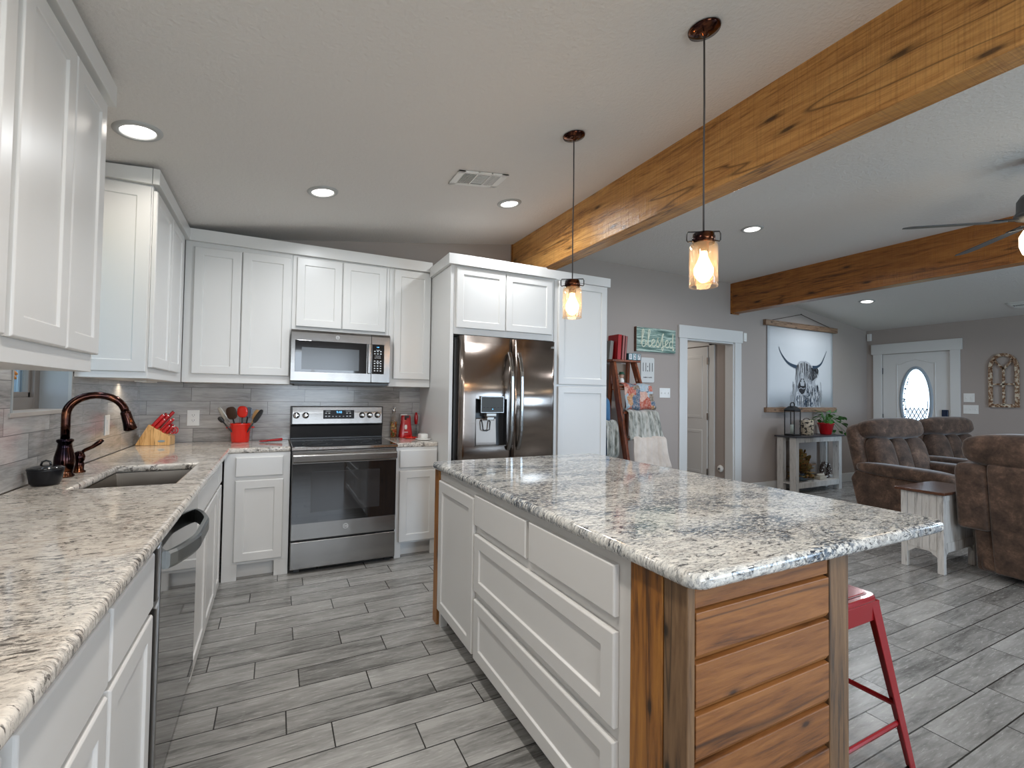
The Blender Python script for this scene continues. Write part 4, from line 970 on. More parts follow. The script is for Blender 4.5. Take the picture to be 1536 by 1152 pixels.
def knife(x, y, z, L, r, label):
    p = KB(x, y, z); L *= 1.18; r *= 1.15
    b = MB(); b.tube([p, p+kd*.006, p+kd*L*.5, p+kd*(L-.008), p+kd*L], [r*.8, r, r*1.05, r, r*.8], 10, flat=.7)
    o = b.build('knife', M['dred'], smooth=True)
    b = MB(); b.tube([p+kd*(L-.004), p+kd*(L+.003)], [r*.9, r*.7], 10, flat=.7); ORG[o.name] = (0,0,0)
    b.build('end_cap', M['chrome'], o, smooth=True)
    tag(o, label, 'knife', 'red-handled knives in the wooden block')
KL = 'red-handled knife standing in the slots of the wooden block'
for (x, y, z, L, r) in ((.078,.025,.120,.105,.011), (.078,.08,.122,.11,.011), (.103,.05,.118,.10,.010), (.105,.09,.122,.125,.010), (.108,.02,.115,.075,.010), (.135,.07,.100,.095,.009), (.135,.035,.100,.085,.009),
                        (.155,.012,.088,.055,.008), (.168,.034,.080,.055,.008), (.168,.056,.080,.055,.008), (.168,.078,.080,.055,.008), (.150,.09,.092,.06,.008)):
    knife(x, y, z, L, r, KL)
ks = thing('kitchen_shears', 'red-looped kitchen shears at the end of the knife block', 'shears', tuple(KB(.185,.05,.07)))
p = KB(.183,.06,.075); b = MB()
for s_ in (-.016, .016):
    c = p+kd*.035+Vector((s_*.4+.006,0,0)); ring = [c+Vector((math.cos(t)*.016, s_*.6, math.sin(t)*.022)) for t in [2*math.pi*i/14 for i in range(15)]]
    b.tube(ring, .0045, 8, caps=False)
b.build('handle', M['dred'], ks, smooth=True); MB().tube([p-kd*.01, p+kd*.02], .004, 8).build('blade', M['chrome'], ks, smooth=True)

ck = thing('utensil_crock', 'bright red crock with two lugs holding cooking utensils', 'crock', (.665,-.115,.914))
cx, cy = .665, -.115
MB().lathe([(0,.0), (.058,.0), (.062,.006), (.070,.135), (.073,.138), (.073,.146), (.066,.146), (.056,.01), (0,.01)], (cx,cy,.9145), 36).build('pot', M['red'], ck, smooth=True)
b = MB()
for s_ in (-1, 1): b.box(cx+s_*.082-.014, cx+s_*.082+.014, cy-.012, cy+.012, 1.022, 1.035)
b.build('lug', M['red'], ck, bev=.005, seg=3)
def uten(name, label, cat, base, tip, mat, head, hmat, hr):
    base = Vector(base); tip = Vector(tip); d_ = (tip-base).normalized()
    r = thing(name, label, cat, tuple(base)); b = MB(); b.tube([base, base+(tip-base)*.5, tip], [.005,.006,.005], 8); b.build('handle', mat, r, smooth=True)
    xa = Vector((.45,.89,0)).cross(d_).normalized(); rot = Matrix((xa, d_.cross(xa), d_)).transposed()
    h_ = MB(); h_.sup(tip+d_*hr[2]*.8, hr, .75, rot=rot, nu=16, nv=10); h_.build(head, hmat, r, smooth=True)
    return r
uten('slotted_turner', 'brown slotted turner in the red crock', 'utensil', (cx-.015,cy+.02,.93), (cx-.055,cy+.02,1.10), M['black'], 'head', plain('dark_brown_nylon', (.06,.03,.018), .4), (.042,.006,.050))
uten('serving_spoon', 'round red spoon standing highest in the red crock', 'utensil', (cx+.01,cy-.02,.93), (cx+.012,cy-.03,1.115), M['black'], 'bowl', M['red'], (.041,.012,.045))
uten('wooden_spoon', 'wooden spoon at the range side of the crock', 'utensil', (cx+.02,cy+.02,.93), (cx+.088,cy+.02,1.095), M['blockwood'], 'bowl', M['blockwood'], (.020,.006,.042))
uten('metal_server', 'pale metal server leaning out of the crock toward the outlet', 'utensil', (cx+.0,cy+.0,.93), (cx-.10,cy+.0,1.10), M['chrome'], 'blade', plain('pale_metal', (.55,.55,.52), .3, .6), (.017,.004,.055))
uten('black_ladle', 'black ladle leaning low out of the crock beside the outlet', 'utensil', (cx,cy-.03,.93), (cx-.115,cy-.04,1.075), M['black'], 'bowl', M['black'], (.016,.012,.026))
uten('black_spatula', 'black spatula leaning out of the crock toward the range', 'utensil', (cx+.01,cy-.035,.93), (cx+.095,cy-.05,1.075), M['black'], 'blade', M['black'], (.02,.005,.06))
uten('grey_spoon', 'grey-blue spoon behind the round red spoon', 'utensil', (cx+.02,cy+.045,.93), (cx+.045,cy+.045,1.11), M['black'], 'bowl', plain('blue_grey_steel', (.22,.28,.36), .3, .5), (.03,.006,.042))

sr = thing('spoon_rest', 'low red spoon rest lying beside the red crock', 'spoon rest', (.86,-.20,.914))
b = MB()
def srf(u, v):
    x = .80+u*.16; w = .032*(1-u)**.5+.016; h = .010+.018*u**1.4
    yy = -.19-.02*u+(v-.5)*2*w; return Vector((x, yy, .916+h*(.35+(2*v-1)**2*.65)))
b.grid(srf, 14, 8); b.build('dish', M['dred'], sr, solid=.004, smooth=True)
MB().sup((.835,-.19,.925), (.022,.02,.006), .9).build('drain_cup', M['glass'], sr, smooth=True)

ob = thing('pepper_bottle', 'tall glass bottle of layered peppers with a clasp stopper', 'bottle', (1.868,-.07,.914))
ox, oy = 1.868, -.06
MB().lathe([(0,0), (.029,0), (.031,.004), (.031,.155), (.025,.175), (.013,.195), (.011,.225), (.013,.228), (.010,.229), (0,.229)], (ox,oy,.9145), 24).build('bottle', M['glass'], ob, smooth=True)
MB().lathe([(0,.004), (.027,.004), (.028,.14), (0,.142)], (ox,oy,.9145), 20).build('contents', M['peppers'], ob, smooth=True)
b = MB(); b.lathe([(0,0), (.011,0), (.012,.01), (.008,.02), (.010,.03), (0,.036)], (ox,oy,1.144), 16); b.tube([(ox-.014,oy,1.13), (ox-.016,oy,1.17), (ox-.004,oy,1.2), (ox+.008,oy,1.19), (ox+.014,oy,1.14)], .002, 6); b.build('stopper', M['chrome'], ob, smooth=True)

co = thing('can_opener', 'upright red electric can opener on the short counter', 'can opener', (1.975,-.10,.914))
b = MB(); rings = []
for z, w, d_ in ((0,.058,.055), (.05,.054,.05), (.12,.046,.042), (.185,.042,.036), (.20,.038,.032)):
    rings.append([b.v((1.965+px, -.10+py, .9145+z)) for px, py in rrect(-w, w, -d_, d_, .02, 4)])
for a, c in zip(rings, rings[1:]):
    for j in range(len(a)): b.bm.faces.new([a[j], a[(j+1) % len(a)], c[(j+1) % len(a)], c[j]])
b.bm.faces.new(rings[0][::-1]); b.bm.faces.new(rings[-1]); b.build('case', M['dred'], co, smooth=True, bev=.003)
b = MB(); b.sup((1.957,-.148,1.01), (.012,.004,.021), .7); b.build('cutter_plate', M['plastic'], co, smooth=True)
b = MB(); b.sup((1.955,-.144,1.085), (.010,.008,.010), 1); b.box(1.945, 1.985, -.150, -.143, 1.095, 1.112); b.build('lever', M['black'], co, smooth=False)
MB().box(1.94, 1.975, -.1565, -.1530, .963, .968).build('brand_mark', M['mark'], co)
MB().box(1.925, 1.985, -.085, -.055, 1.105, 1.125).build('back_cap', M['plastic'], co, bev=.003)

rl_ = thing('red_lid', 'flat round red lid lying in front of the can opener', 'lid', (1.985,-.205,.914))
MB().lathe([(0,0), (.045,0), (.056,.006), (.057,.012), (.05,.012), (.04,.006), (0,.006)], (1.99,-.215,.9145), 28).build('disc', M['red'], rl_, smooth=True)
MB().lathe([(0,0), (.01,0), (.012,.01), (0,.013)], (1.99,-.215,.9215), 14).build('knob', M['red'], rl_, smooth=True)

mf = thing('milk_frother', 'red hand frother standing in a clear holder near the refrigerator panel', 'frother', (2.075,-.09,.914))
MB().lathe([(0,0), (.012,.002), (.017,.04), (.016,.08), (.010,.108), (0,.112)], (2.065,-.09,1.03), 18).build('handle', M['dred'], mf, smooth=True)
b = MB(); b.tube([(2.067,-.09,1.03), (2.07,-.09,.96), (2.07,-.09,.935)], .0022, 6); b.lathe([(0,0), (.008,0), (.008,.006), (0,.006)], (2.07,-.09,.985), 10); b.build('whisk_rod', M['darkgrey'], mf, smooth=True)
MB().lathe([(0,0), (.022,0), (.022,.004), (.004,.006), (.004,.06), (0,.06)], (2.075,-.09,.9145), 18).build('stand', M['chrome'], mf, smooth=True)

bd = thing('butter_dish', 'white covered butter dish at the refrigerator end of the short counter', 'dish', (2.06,-.33,.914))
b = MB(); b.sup((2.055,-.36,.921), (.058,.085,.006), .6, .6); b.build('plate', M['ceramic'], bd, smooth=True)
b = MB(); b.sup((2.055,-.36,.944), (.036,.062,.026), .5, .5); b.build('cover', M['ceramic'], bd, smooth=True)

# ------------------------------------------------------------------ stool
st = thing('bar_stool', 'red metal stool tucked under the island overhang', 'stool', (2.69,-3.27,0))
SX0, SX1, SY0, SY1, SZ = 2.545, 2.862, -3.425, -3.108, .606
rounded_slab('seat', M['stoolred'], SX0, SX1, SY0, SY1, SZ-.028, SZ, .035, .006, st)
MB().prism(rrect(SX0+.022, SX1-.022, SY0+.022, SY1-.022, .025), 'z', SZ-.001, SZ+.0015).build('seat_rim', plain('dark_red_enamel', (.16,.008,.012), .25, .3), st)
rounded_slab('seat_pan', M['stoolred'], SX0+.028, SX1-.028, SY0+.028, SY1-.028, SZ-.004, SZ+.003, .02, .002, st)
sc_ = Vector(((SX0+SX1)/2, (SY0+SY1)/2, 0))
b = MB()
for a0, a1, b0, b1 in ((SX0,SX1,SY0,SY0+.004), (SX0,SX1,SY1-.004,SY1), (SX0,SX0+.004,SY0,SY1), (SX1-.004,SX1,SY0,SY1)): b.box(a0+.004, a1-.004, b0, b1, SZ-.085, SZ-.020)
b.build('apron', M['stoolred'], st, bev=.002)
feet = {}
for sx_, sy_ in ((1,-1), (1,1), (-1,-1), (-1,1)):
    top = sc_+Vector((sx_*.140, sy_*.140, SZ-.03)); bot = sc_+Vector((sx_*.222, sy_*.222, .012)); feet[sx_, sy_] = (top, bot)
    b = MB(); rings = []
    for t in (0, .5, 1):
        c = top.lerp(bot, t); w = .030-.012*t
        # angle section leg: L profile
        o1 = Vector((sx_*w*.6, sy_*w*.6, 0)); i1 = Vector((-sx_*w, sy_*w*.6, 0)); i2 = Vector((sx_*w*.6, -sy_*w, 0)); th = .006
        rings.append([b.v(c+q) for q in (i1, o1, i2, i2+Vector((-sx_*th,0,0)), o1+Vector((-sx_*th,-sy_*th,0)), i1+Vector((0,-sy_*th,0)))])
    for a, c in zip(rings, rings[1:]):
        for j in range(6): b.bm.faces.new([a[j], a[(j+1) % 6], c[(j+1) % 6], c[j]])
    b.bm.faces.new(rings[0]); b.bm.faces.new(rings[-1][::-1])
    lg = b.build('leg', M['stoolred'], st, bev=.0015)
    MB().box(bot.x-.014, bot.x+.014, bot.y-.014, bot.y+.014, 0, .014).build('foot_cap', M['black'], lg)
b = MB()
for (s1, s2, t) in (((1,-1),(1,1),.62), ((1,-1),(-1,-1),.72), ((-1,-1),(-1,1),.62), ((1,1),(-1,1),.72)):
    p = feet[s1][0].lerp(feet[s1][1], t); q = feet[s2][0].lerp(feet[s2][1], t); b.tube([p, q], .0105, 8, flat=.6)
b.build('foot_rail', M['stoolred'], st)

# ------------------------------------------------------------------ wall decor beside the ladder
bs = thing('blessed_sign', 'teal striped wooden sign with cream cursive lettering above the ladder', 'sign', (5.05,-.02,2.01))
MB().box(4.735, 5.37, -.035, -.001, 1.865, 2.155).build('board', M['signboard'], bs, bev=.002)
MB().box(4.727, 4.7345, -.037, -.001, 1.86, 2.158).build('edge', M['walnut'], bs)
# cursive word: strokes in unit boxes
def letter(ch):
    import math as m_
    T = lambda a, r0, r1, cx, cy: (cx+r0*m_.cos(R(a)), cy+r1*m_.sin(R(a)))
    if ch == 'b': return [(0,.15), (.25,.9), (.35,1.35), (.25,1.5), (.15,1.2), (.15,.1), (.35,-.05), (.55,.15), (.52,.5), (.3,.55), (.2,.4)], .62
    if ch == 'l': return [(0,.1), (.25,.8), (.38,1.35), (.28,1.5), (.18,1.2), (.2,.2), (.32,-.02), (.5,.1)], .45
    if ch == 'e': return [(0,.1), (.25,.3), (.42,.5), (.32,.68), (.12,.5), (.12,.15), (.3,-.03), (.52,.1)], .5
    if ch == 's': return [(0,.05), (.22,.55), (.3,.85), (.26,.6), (.45,.25), (.35,-.02), (.1,.02), (.55,.1)], .5
    if ch == 'S': return [(0,.05), (.3,1.1), (.42,1.2), (.3,.9), (.36,-.15), (.26,-.3), (.2,-.05), (.55,.15)], .5
    if ch == 'd': return [(.42,.5), (.2,.6), (.05,.3), (.2,-.02), (.42,.2), (.5,1.3), (.44,.9), (.44,.1), (.5,-.25), (.62,-.05)], .6
def smooth_path(p, k=5):
    out = []
    for i in range(len(p)-1):
        p0 = p[max(i-1,0)]; p1 = p[i]; p2 = p[i+1]; p3 = p[min(i+2, len(p)-1)]
        for j in range(k):
            t = j/k
            out.append(tuple(.5*((2*p1[d])+(-p0[d]+p2[d])*t+(2*p0[d]-5*p1[d]+4*p2[d]-p3[d])*t*t+(-p0[d]+3*p1[d]-3*p2[d]+p3[d])*t**3) for d in (0,1)))
    return out+[p[-1]]
b = MB(); xo = 4.80; k_ = .135
for ch in ('b', 'l', 'e', 's', 'S', 'e', 'd'):
    pts, w = letter(ch); sp_ = smooth_path(pts)
    b.tube([(xo+p[0]*k_*1.0, -.0365, 1.93+p[1]*k_) for p in sp_], .0065, 6); xo += w*k_*1.1
b.build('lettering', M['cream_paint'], bs)
el = thing('eleven_sign', 'white rounded tag sign with bold black numerals beside the ladder', 'sign', (4.935,-.01,1.645))
MB().prism(rrect(4.83, 5.04, 1.492, 1.794, .02), 'y', -.012, -.001).build('plate', plain('off_white_sign', (.62,.62,.60), .6), el, bev=.001)
text('numerals', '11:11', M['ink'], el, facing_front((4.935,-.0128,1.672)), .088, sx=.95, sz=1.75)
text('small_words', 'make a wish', M['ink'], el, facing_front((4.935,-.0128,1.555)), .028)

# ------------------------------------------------------------------ ladder with blankets
ld_ = thing('stepladder_shelf', 'red-brown wooden stepladder used as a blanket rack beside the pantry', 'ladder', (4.52,-.28,0))
def rail(xt, xb, yt, yb, name='rail', w=.032, d_=.075):
    b = MB(); q = []
    for (x, y, z) in ((xt, yt, 1.70), (xb, yb, 0)):
        q.append([b.v((x+a*w/2, y+c*d_/2, z)) for a, c in ((-1,-1), (1,-1), (1,1), (-1,1))])
    for j in range(4): b.bm.faces.new([q[0][j], q[0][(j+1) % 4], q[1][(j+1) % 4], q[1][j]])
    b.bm.faces.new(q[0]); b.bm.faces.new(q[1][::-1])
    return b.build(name, M['ladder'], ld_, bev=.003)
rail(4.225, 4.24, -.23, -.60); rail(4.52, 4.80, -.23, -.60)
rail(4.26, 4.25, -.17, -.05, 'rear_leg', .03, .04); rail(4.49, 4.56, -.17, -.05, 'rear_leg', .03, .04)
MB().box(4.17, 4.56, -.30, -.09, 1.70, 1.722).build('top_shelf', M['ladder'], ld_, bev=.003)
for i, z in enumerate((1.42, 1.14, .86, .58, .30)):
    y = -.23-.37*(1.70-z)/1.70
    MB().box(4.245, 4.59, y-.045, y+.045, z-.01, z+.012).build('step', M['ladder'], ld_, bev=.002)
def drape(name, label, x0, x1, path, mat, amp=.012, nf=4, par=None, th=.008, cat='blanket', sway=0):
    pts = [Vector((0, p[0], p[1])) for p in path]
    L = [0]
    for a, c in zip(pts, pts[1:]): L.append(L[-1]+(c-a).length)
    def at(t):
        s_ = t*L[-1]
        for i in range(len(pts)-1):
            if s_ <= L[i+1]+1e-9: return pts[i].lerp(pts[i+1], (s_-L[i])/(L[i+1]-L[i]))
        return pts[-1]
    def f(u, v):
        p = at(v); wob = amp*math.sin(u*math.pi*2*nf+v*2+x0*7)*min(1, v*3)
        return Vector((x0+(x1-x0)*u+sway*v*v*(u-.3)+.006*math.sin(v*9), p.y-abs(wob)-wob*.4, p.z+.006*math.sin(u*11)))
    b = MB(); b.grid(f, 36, 22)
    o = b.build(name, mat, None, solid=th, smooth=True, sub=1)
    return tag(o, label, cat)
drape('photo_blanket', 'fleece blanket printed with a collage of snapshots on the ladder\'s upper step', 4.27, 4.66, [(-.235,1.445), (-.30,1.462), (-.36,1.44), (-.385,1.36), (-.40,1.27), (-.41,1.20), (-.38,1.175), (-.34,1.18)], M['collage'], .012, 3, sway=.06)
drape('plaid_blanket', 'grey-green plaid blanket hanging on the ladder\'s middle step', 4.275, 4.70, [(-.32,1.158), (-.37,1.172), (-.425,1.15), (-.45,1.05), (-.465,.93), (-.475,.86), (-.43,.84), (-.40,.86)], M['plaid'], .016, 4, sway=.10)
drape('fleece_blanket', 'cream fleece blanket folded over the ladder\'s lower step', 4.285, 4.74, [(-.38,.878), (-.44,.892), (-.50,.87), (-.52,.75), (-.535,.62), (-.545,.55), (-.50,.53), (-.47,.55)], M['cream'], .014, 3, th=.014, sway=.10)
drape('blue_throw', 'blue throw with a grey fold hanging on the pantry side of the ladder', 3.95, 4.17, [(-.15,1.30), (-.20,1.31), (-.24,1.28), (-.26,1.0), (-.27,.7), (-.28,.38)], M['blue'], .015, 2)
drape('sweater_throw', 'grey plaid throw bunched against the ladder rail on the pantry side', 4.03, 4.195, [(-.30,1.05), (-.33,1.06), (-.36,1.0), (-.38,.85), (-.37,.70), (-.33,.66)], M['plaid'], .02, 2)
# things on the ladder
def book(x, y, w, d_, h, tilt, mat, label, grp='books on the ladder top'):
    root = thing('book', label, 'book', (x,y,1.7225), grp if grp else None)
    rt = Matrix.Rotation(tilt, 3, 'Y'); c = (x+w/2 if tilt > 0 else x-w/2, y, 1.7225)
    b = MB(); b.box(x-w/2, x-w/2+.004, y-d_/2, y+d_/2, 1.723, 1.723+h, rt, c); b.box(x+w/2-.004, x+w/2, y-d_/2, y+d_/2, 1.723, 1.723+h, rt, c); b.box(x-w/2, x+w/2, y-d_/2, y-d_/2+.004, 1.723, 1.723+h, rt, c); b.build('cover', mat, root)
    b = MB(); b.box(x-w/2+.004, x+w/2-.004, y-d_/2+.004, y+d_/2-.003, 1.726, 1.723+h-.004, rt, c); b.build('pages', M['cream_paint'], root)
rdk = plain('maroon_cover', (.30,.01,.012), .4); pk = plain('dusty_red_cover', (.32,.10,.09), .5)
book(4.265, -.20, .055, .17, .275, R(3), plain('bright_maroon_cover', (.36,.008,.01), .3), 'tall maroon book at the front of the leaning row', None)
book(4.318, -.20, .035, .17, .27, R(4), pk, 'dusty red book beside the tall maroon one', None)
book(4.355, -.20, .028, .16, .265, R(5), pk, 'thin dusty red book in the middle of the leaning row', None)
book(4.382, -.16, .024, .16, .26, R(6), rdk, 'dark red book leaning last in the row by the number blocks', None)
fb = thing('framed_card', 'grey card frame leaning behind the maroon book on the ladder top', 'frame', (4.2,-.19,1.7225)); MB().box(4.175, 4.215, -.24, -.15, 1.7235, 1.93, Matrix.Rotation(R(6), 3, 'Y')).build('card', plain('grey_card', (.20,.19,.17), .6), fb); MB().box(4.215, 4.222, -.235, -.155, 1.735, 1.92, Matrix.Rotation(R(6), 3, 'Y'), (4.195,-.195,1.83)).build('mat', plain('pink_card', (.45,.28,.26), .6), fb)
for i, ch in enumerate('127'):
    x = 4.425+i*.060
    r = thing('number_block', 'teal wooden block showing the numeral %s on the ladder top' % {'1': 'one', '2': 'two', '7': 'seven'}[ch], 'block', (x,-.26,1.7225))
    MB().box(x-.031, x+.031, -.29, -.23, 1.7232, 1.80).build('block', plain('dark_teal_paint', (.03,.09,.11), .5) if i != 1 else plain('teal_paint', (.10,.24,.27), .5), r, bev=.003)
    MB().box(x-.020, x+.020, -.2912, -.2902, 1.731, 1.793).build('label', M['paper'], r)
    text('numeral', ch, M['ink'], r, facing_front((x,-.2918,1.762)), .065)
fg = thing('hat_figurine', 'small figurine with a green hat on the ladder\'s upper step', 'figurine', (4.36,-.29,1.432))
MB().lathe([(0,0), (.028,0), (.030,.03), (.02,.06), (0,.065)], (4.315,-.27,1.458), 16).build('body', M['plastic'], fg, smooth=True)
MB().sup((4.315,-.27,1.545), (.026,.024,.026), 1).build('head', plain('peach_paint', (.60,.35,.25), .5), fg, smooth=True)
MB().lathe([(0,.03), (.025,.028), (.03,.006), (.045,.002), (.045,0), (0,0)], (4.315,-.27,1.56), 18).build('hat', plain('dark_green_paint', (.03,.09,.06), .5), fg, smooth=True)
wc = thing('carved_ornament', 'pale carved ornament hanging inside the ladder top', 'ornament', (4.66,-.2,1.55))
MB().tube([(4.535,-.255,1.64), (4.54,-.26,1.58), (4.545,-.265,1.52), (4.55,-.27,1.46)], [.004,.010,.014,.008], 8).build('body', plain('carved_bone', (.45,.30,.18), .6), wc, smooth=True)
MB().sup((4.552,-.27,1.50), (.02,.008,.014), 1).build('base', M['plastic'], wc, smooth=True)
# two more rear board between rails
bp = thing('leaning_board', 'plain tan board standing behind the ladder\'s upper step', 'board', (4.47,-.10,1.4)); 
MB().box(4.30, 4.53, -.115, -.10, 1.40, 1.69).build('board', plain('tan_board', (.40,.30,.23), .7), bp); MB().box(4.30, 4.53, -.125, -.115, 1.39, 1.40).build('ledge', M['ladder'], bp)

# ------------------------------------------------------------------ highland cow wall hanging
wh = thing('cow_wall_hanging', 'large canvas print of a long-horned shaggy cow hung from a wooden bar', 'wall hanging', (7.98,-.02,2.6))
b = MB(); b.grid(lambda u, v: Vector((7.18+1.60*u, -.012-.003*math.sin(u*9), 1.19+1.21*v)), 20, 4); b.build('canvas', M['paper'], wh, solid=.002, smooth=True)
b = MB(); b.box(7.10, 8.86, -.05, -.004, 2.372, 2.45); b.build('top_bar', M['weathered'], wh, bev=.004)
b = MB(); b.box(7.12, 8.83, -.045, -.004, 1.125, 1.195); b.build('bottom_bar', M['weathered'], wh, bev=.004)
b = MB(); b.tube([(7.25,-.025,2.45), (7.981,-.008,2.60)], .004, 6); b.tube([(7.981,-.008,2.60), (8.70,-.025,2.45)], .004, 6); b.build('hanging_cord', M['twig'], wh)
MB().sup((7.981,-.012,2.602), (.008,.012,.008), 1, nu=8, nv=6).build('nail', M['darkgrey'], wh)
cw = MB(); yc = -.0205
def ribbon(b, pts, w0, w1, y=yc):
    pts = smooth_path(pts, 5); k = len(pts)
    L_ = []; R__ = []
    for i, p in enumerate(pts):
        a = Vector(pts[max(i-1,0)]); c = Vector(pts[min(i+1,k-1)]); t = (c-a); t = t.normalized() if t.length > 1e-9 else Vector((1,0)); nn = Vector((-t.y, t.x)); w = w0+(w1-w0)*i/(k-1)
        L_.append(b.v((p[0]+nn.x*w, y, p[1]+nn.y*w))); R__.append(b.v((p[0]-nn.x*w, y, p[1]-nn.y*w)))
    for i in range(k-1): b.bm.faces.new([L_[i], L_[i+1], R__[i+1], R__[i]])
hb = MB(); ribbon(hb, [(7.43,2.08), (7.48,1.99), (7.6,1.88), (7.71,1.83), (7.85,1.80)], .003, .026); ribbon(hb, [(8.61,2.08), (8.54,1.97), (8.46,1.87), (8.35,1.82), (8.24,1.81)], .003, .026); hb.build('printed_horns', M['inkb'], wh)
def poly(b, pts, y): b.bm.faces.new([b.v((x, y, z)) for x, z in pts])
b = MB(); poly(b, [(7.84,1.80), (7.93,1.89), (8.07,1.9), (8.17,1.87), (8.24,1.81), (8.28,1.65), (8.36,1.45), (8.44,1.197), (7.80,1.197), (7.82,1.4), (7.85,1.6)], -.0200); b.build('printed_face', M['ink3'], wh)
b = MB(); poly(b, [(8.10,1.78), (8.2,1.80), (8.37,1.80), (8.40,1.76), (8.35,1.66), (8.24,1.60), (8.12,1.64)], -.0203); poly(b, [(7.90,1.56), (7.95,1.63), (8.02,1.63), (8.07,1.55), (8.08,1.49), (8.03,1.41), (7.97,1.39), (7.91,1.43), (7.87,1.50)], -.0203); b.build('printed_muzzle', M['ink'], wh)
b = MB(); poly(b, [(7.93,1.57), (7.96,1.615), (8.01,1.615), (8.04,1.57), (8.03,1.52), (7.95,1.52)], -.0207); ribbon(b, [(7.90,1.47), (7.95,1.49), (8.0,1.475), (8.06,1.49)], .006, .004, -.0208); b.build('printed_nose', M['ink3'], wh)
b = MB(); poly(b, [(7.935,1.585), (7.95,1.60), (7.965,1.575)], -.021); poly(b, [(8.01,1.575), (8.025,1.60), (8.035,1.58)], -.021); b.build('printed_nostril', M['ink'], wh)
rnd = random.Random(3)
hs = {'ink': MB(), 'ink2': MB(), 'paper': MB(), 'inkb': MB()}
for i in range(90):   # hair of the fringe and body
    u = rnd.random(); k = rnd.choice(['ink', 'ink2', 'paper', 'ink2'])
    x = 7.86+u*.34; z = 1.88-abs(u-.5)*.1; dx_ = (u-.45)*.1+rnd.uniform(-.02,.02); ln = rnd.uniform(.12,.30)
    ribbon(hs[k], [(x,z), (x+dx_*.4,z-ln*.4), (x+dx_*.7+rnd.uniform(-.02,.02),z-ln)], rnd.uniform(.003,.009), .0015, -.0212-.0001*(i % 5))
for i in range(170):
    u = rnd.random(); v_ = rnd.random(); x = 7.84+u*.56; z = 1.56-.34*v_*.9
    if z > 1.40 and 7.88 < x < 8.08: continue
    k = rnd.choice(['ink', 'inkb', 'inkb', 'paper', 'ink2']); ln = rnd.uniform(.10,.22); z1_ = max(1.2, z-ln)
    ribbon(hs[k], [(x,z), (x+rnd.uniform(-.03,.03),(z+z1_)/2), (x+rnd.uniform(-.02,.03),z1_)], rnd.uniform(.004,.012), .002, -.0212-.0001*(i % 5))
for i in range(24):
    x = rnd.choice([7.70,7.74,7.78,8.42,8.46,8.50])+rnd.uniform(-.02,.02); z = rnd.uniform(1.35,1.6)
    ribbon(hs['ink2'], [(x,z), (x+.01,z-.08), (x-.01,max(1.2,z-.18))], .002, .001, -.0214)
for i in range(26):   # right ear and eye shadow hair
    x = 8.10+rnd.random()*.28; z = 1.80-rnd.random()*.1
    ribbon(hs[rnd.choice(['ink','ink3' if False else 'ink2','paper'])], [(x,z), (x+.02,z-.05), (x-.02,z-.13)], .005, .001, -.0216)
for k, bb in hs.items(): bb.build('printed_hair', M[k], wh)

# ------------------------------------------------------------------ console table and its things
cs = thing('console_table', 'white-washed console table with dark top under the cow print', 'table', (7.98,-.20,0))
TX0, TX1, TY0, TY1, TZ = 7.33, 8.43, -.33, -.055, .80
MB().box(TX0-.03, TX1+.03, TY0-.03, TY1+.02, TZ-.02, TZ).build('top', M['slate'], cs, bev=.003)
for x in (TX0, TX1-.07):
    for y in (TY0, TY1-.09): MB().box(x, x+.07, y, y+.09, 0, TZ-.021).build('leg', M['whitewash'], cs, bev=.003)
b = MB(); b.box(TX0+.07, TX1-.07, TY0+.005, TY0+.03, TZ-.09, TZ-.021); b.box(TX0+.07, TX1-.07, TY1-.03, TY1-.005, TZ-.09, TZ-.021); b.build('apron', M['whitewash'], cs, bev=.002)
b = MB(); b.box(TX0+.01, TX1-.01, TY0+.01, TY1-.01, .13, .15); b.box(TX0+.07, TX1-.07, TY0+.003, TY0+.012, .075, .15); b.build('lower_shelf', M['whitewash'], cs, bev=.002)

ln_ = thing('lantern', 'black metal lantern with glass sides on the console table', 'lantern', (7.46,-.20,.80))
lx, ly, hw = 7.46, -.20, .075
b = MB(); b.box(lx-hw, lx+hw, ly-hw, ly+hw, TZ+.0005, TZ+.025)
for sx_ in (-1, 1):
    for sy_ in (-1, 1): b.box(lx+sx_*(hw-.006)-.006, lx+sx_*(hw-.006)+.006, ly+sy_*(hw-.006)-.006, ly+sy_*(hw-.006)+.006, TZ+.025, TZ+.36)
b.box(lx-hw, lx+hw, ly-hw, ly+hw, TZ+.34, TZ+.365); b.build('frame', M['black'], ln_, bev=.002)
b = MB(); b.lathe([(.115,0), (.09,.02), (.05,.05), (.03,.055), (0,.055)], (lx,ly,TZ+.365), 4, Matrix.Rotation(R(45), 3, 'Z')); b.build('roof', M['black'], ln_)
MB().tube([(lx-.045,ly,TZ+.41), (lx-.045,ly,TZ+.45), (lx-.02,ly,TZ+.468), (lx+.02,ly,TZ+.468), (lx+.045,ly,TZ+.45), (lx+.045,ly,TZ+.41)], .008, 8).build('handle', M['black'], ln_, smooth=True)
b = MB(); b.box(lx-hw+.008, lx+hw-.008, ly-hw+.003, ly-hw+.005, TZ+.026, TZ+.34); b.box(lx-hw+.003, lx-hw+.005, ly-hw+.008, ly+hw-.008, TZ+.026, TZ+.34); b.build('pane', M['winglass'], ln_)
MB().lathe([(0,0), (.028,0), (.028,.13), (0,.132)], (lx,ly,TZ+.0255), 18).build('candle', M['cream_paint'], ln_, smooth=True)
bk = thing('birch_basket', 'round cream and dark mottled basket between lantern and plant', 'basket', (7.90,-.19,.80))
bx_, by_ = 7.80, -.19
MB().lathe([(0,.001), (.085,.001), (.09,.02), (.092,.20), (.088,.215), (.080,.215), (.080,.02), (0,.02)], (bx_,by_,TZ), 18).build('basket', M['basket'], bk, smooth=True)
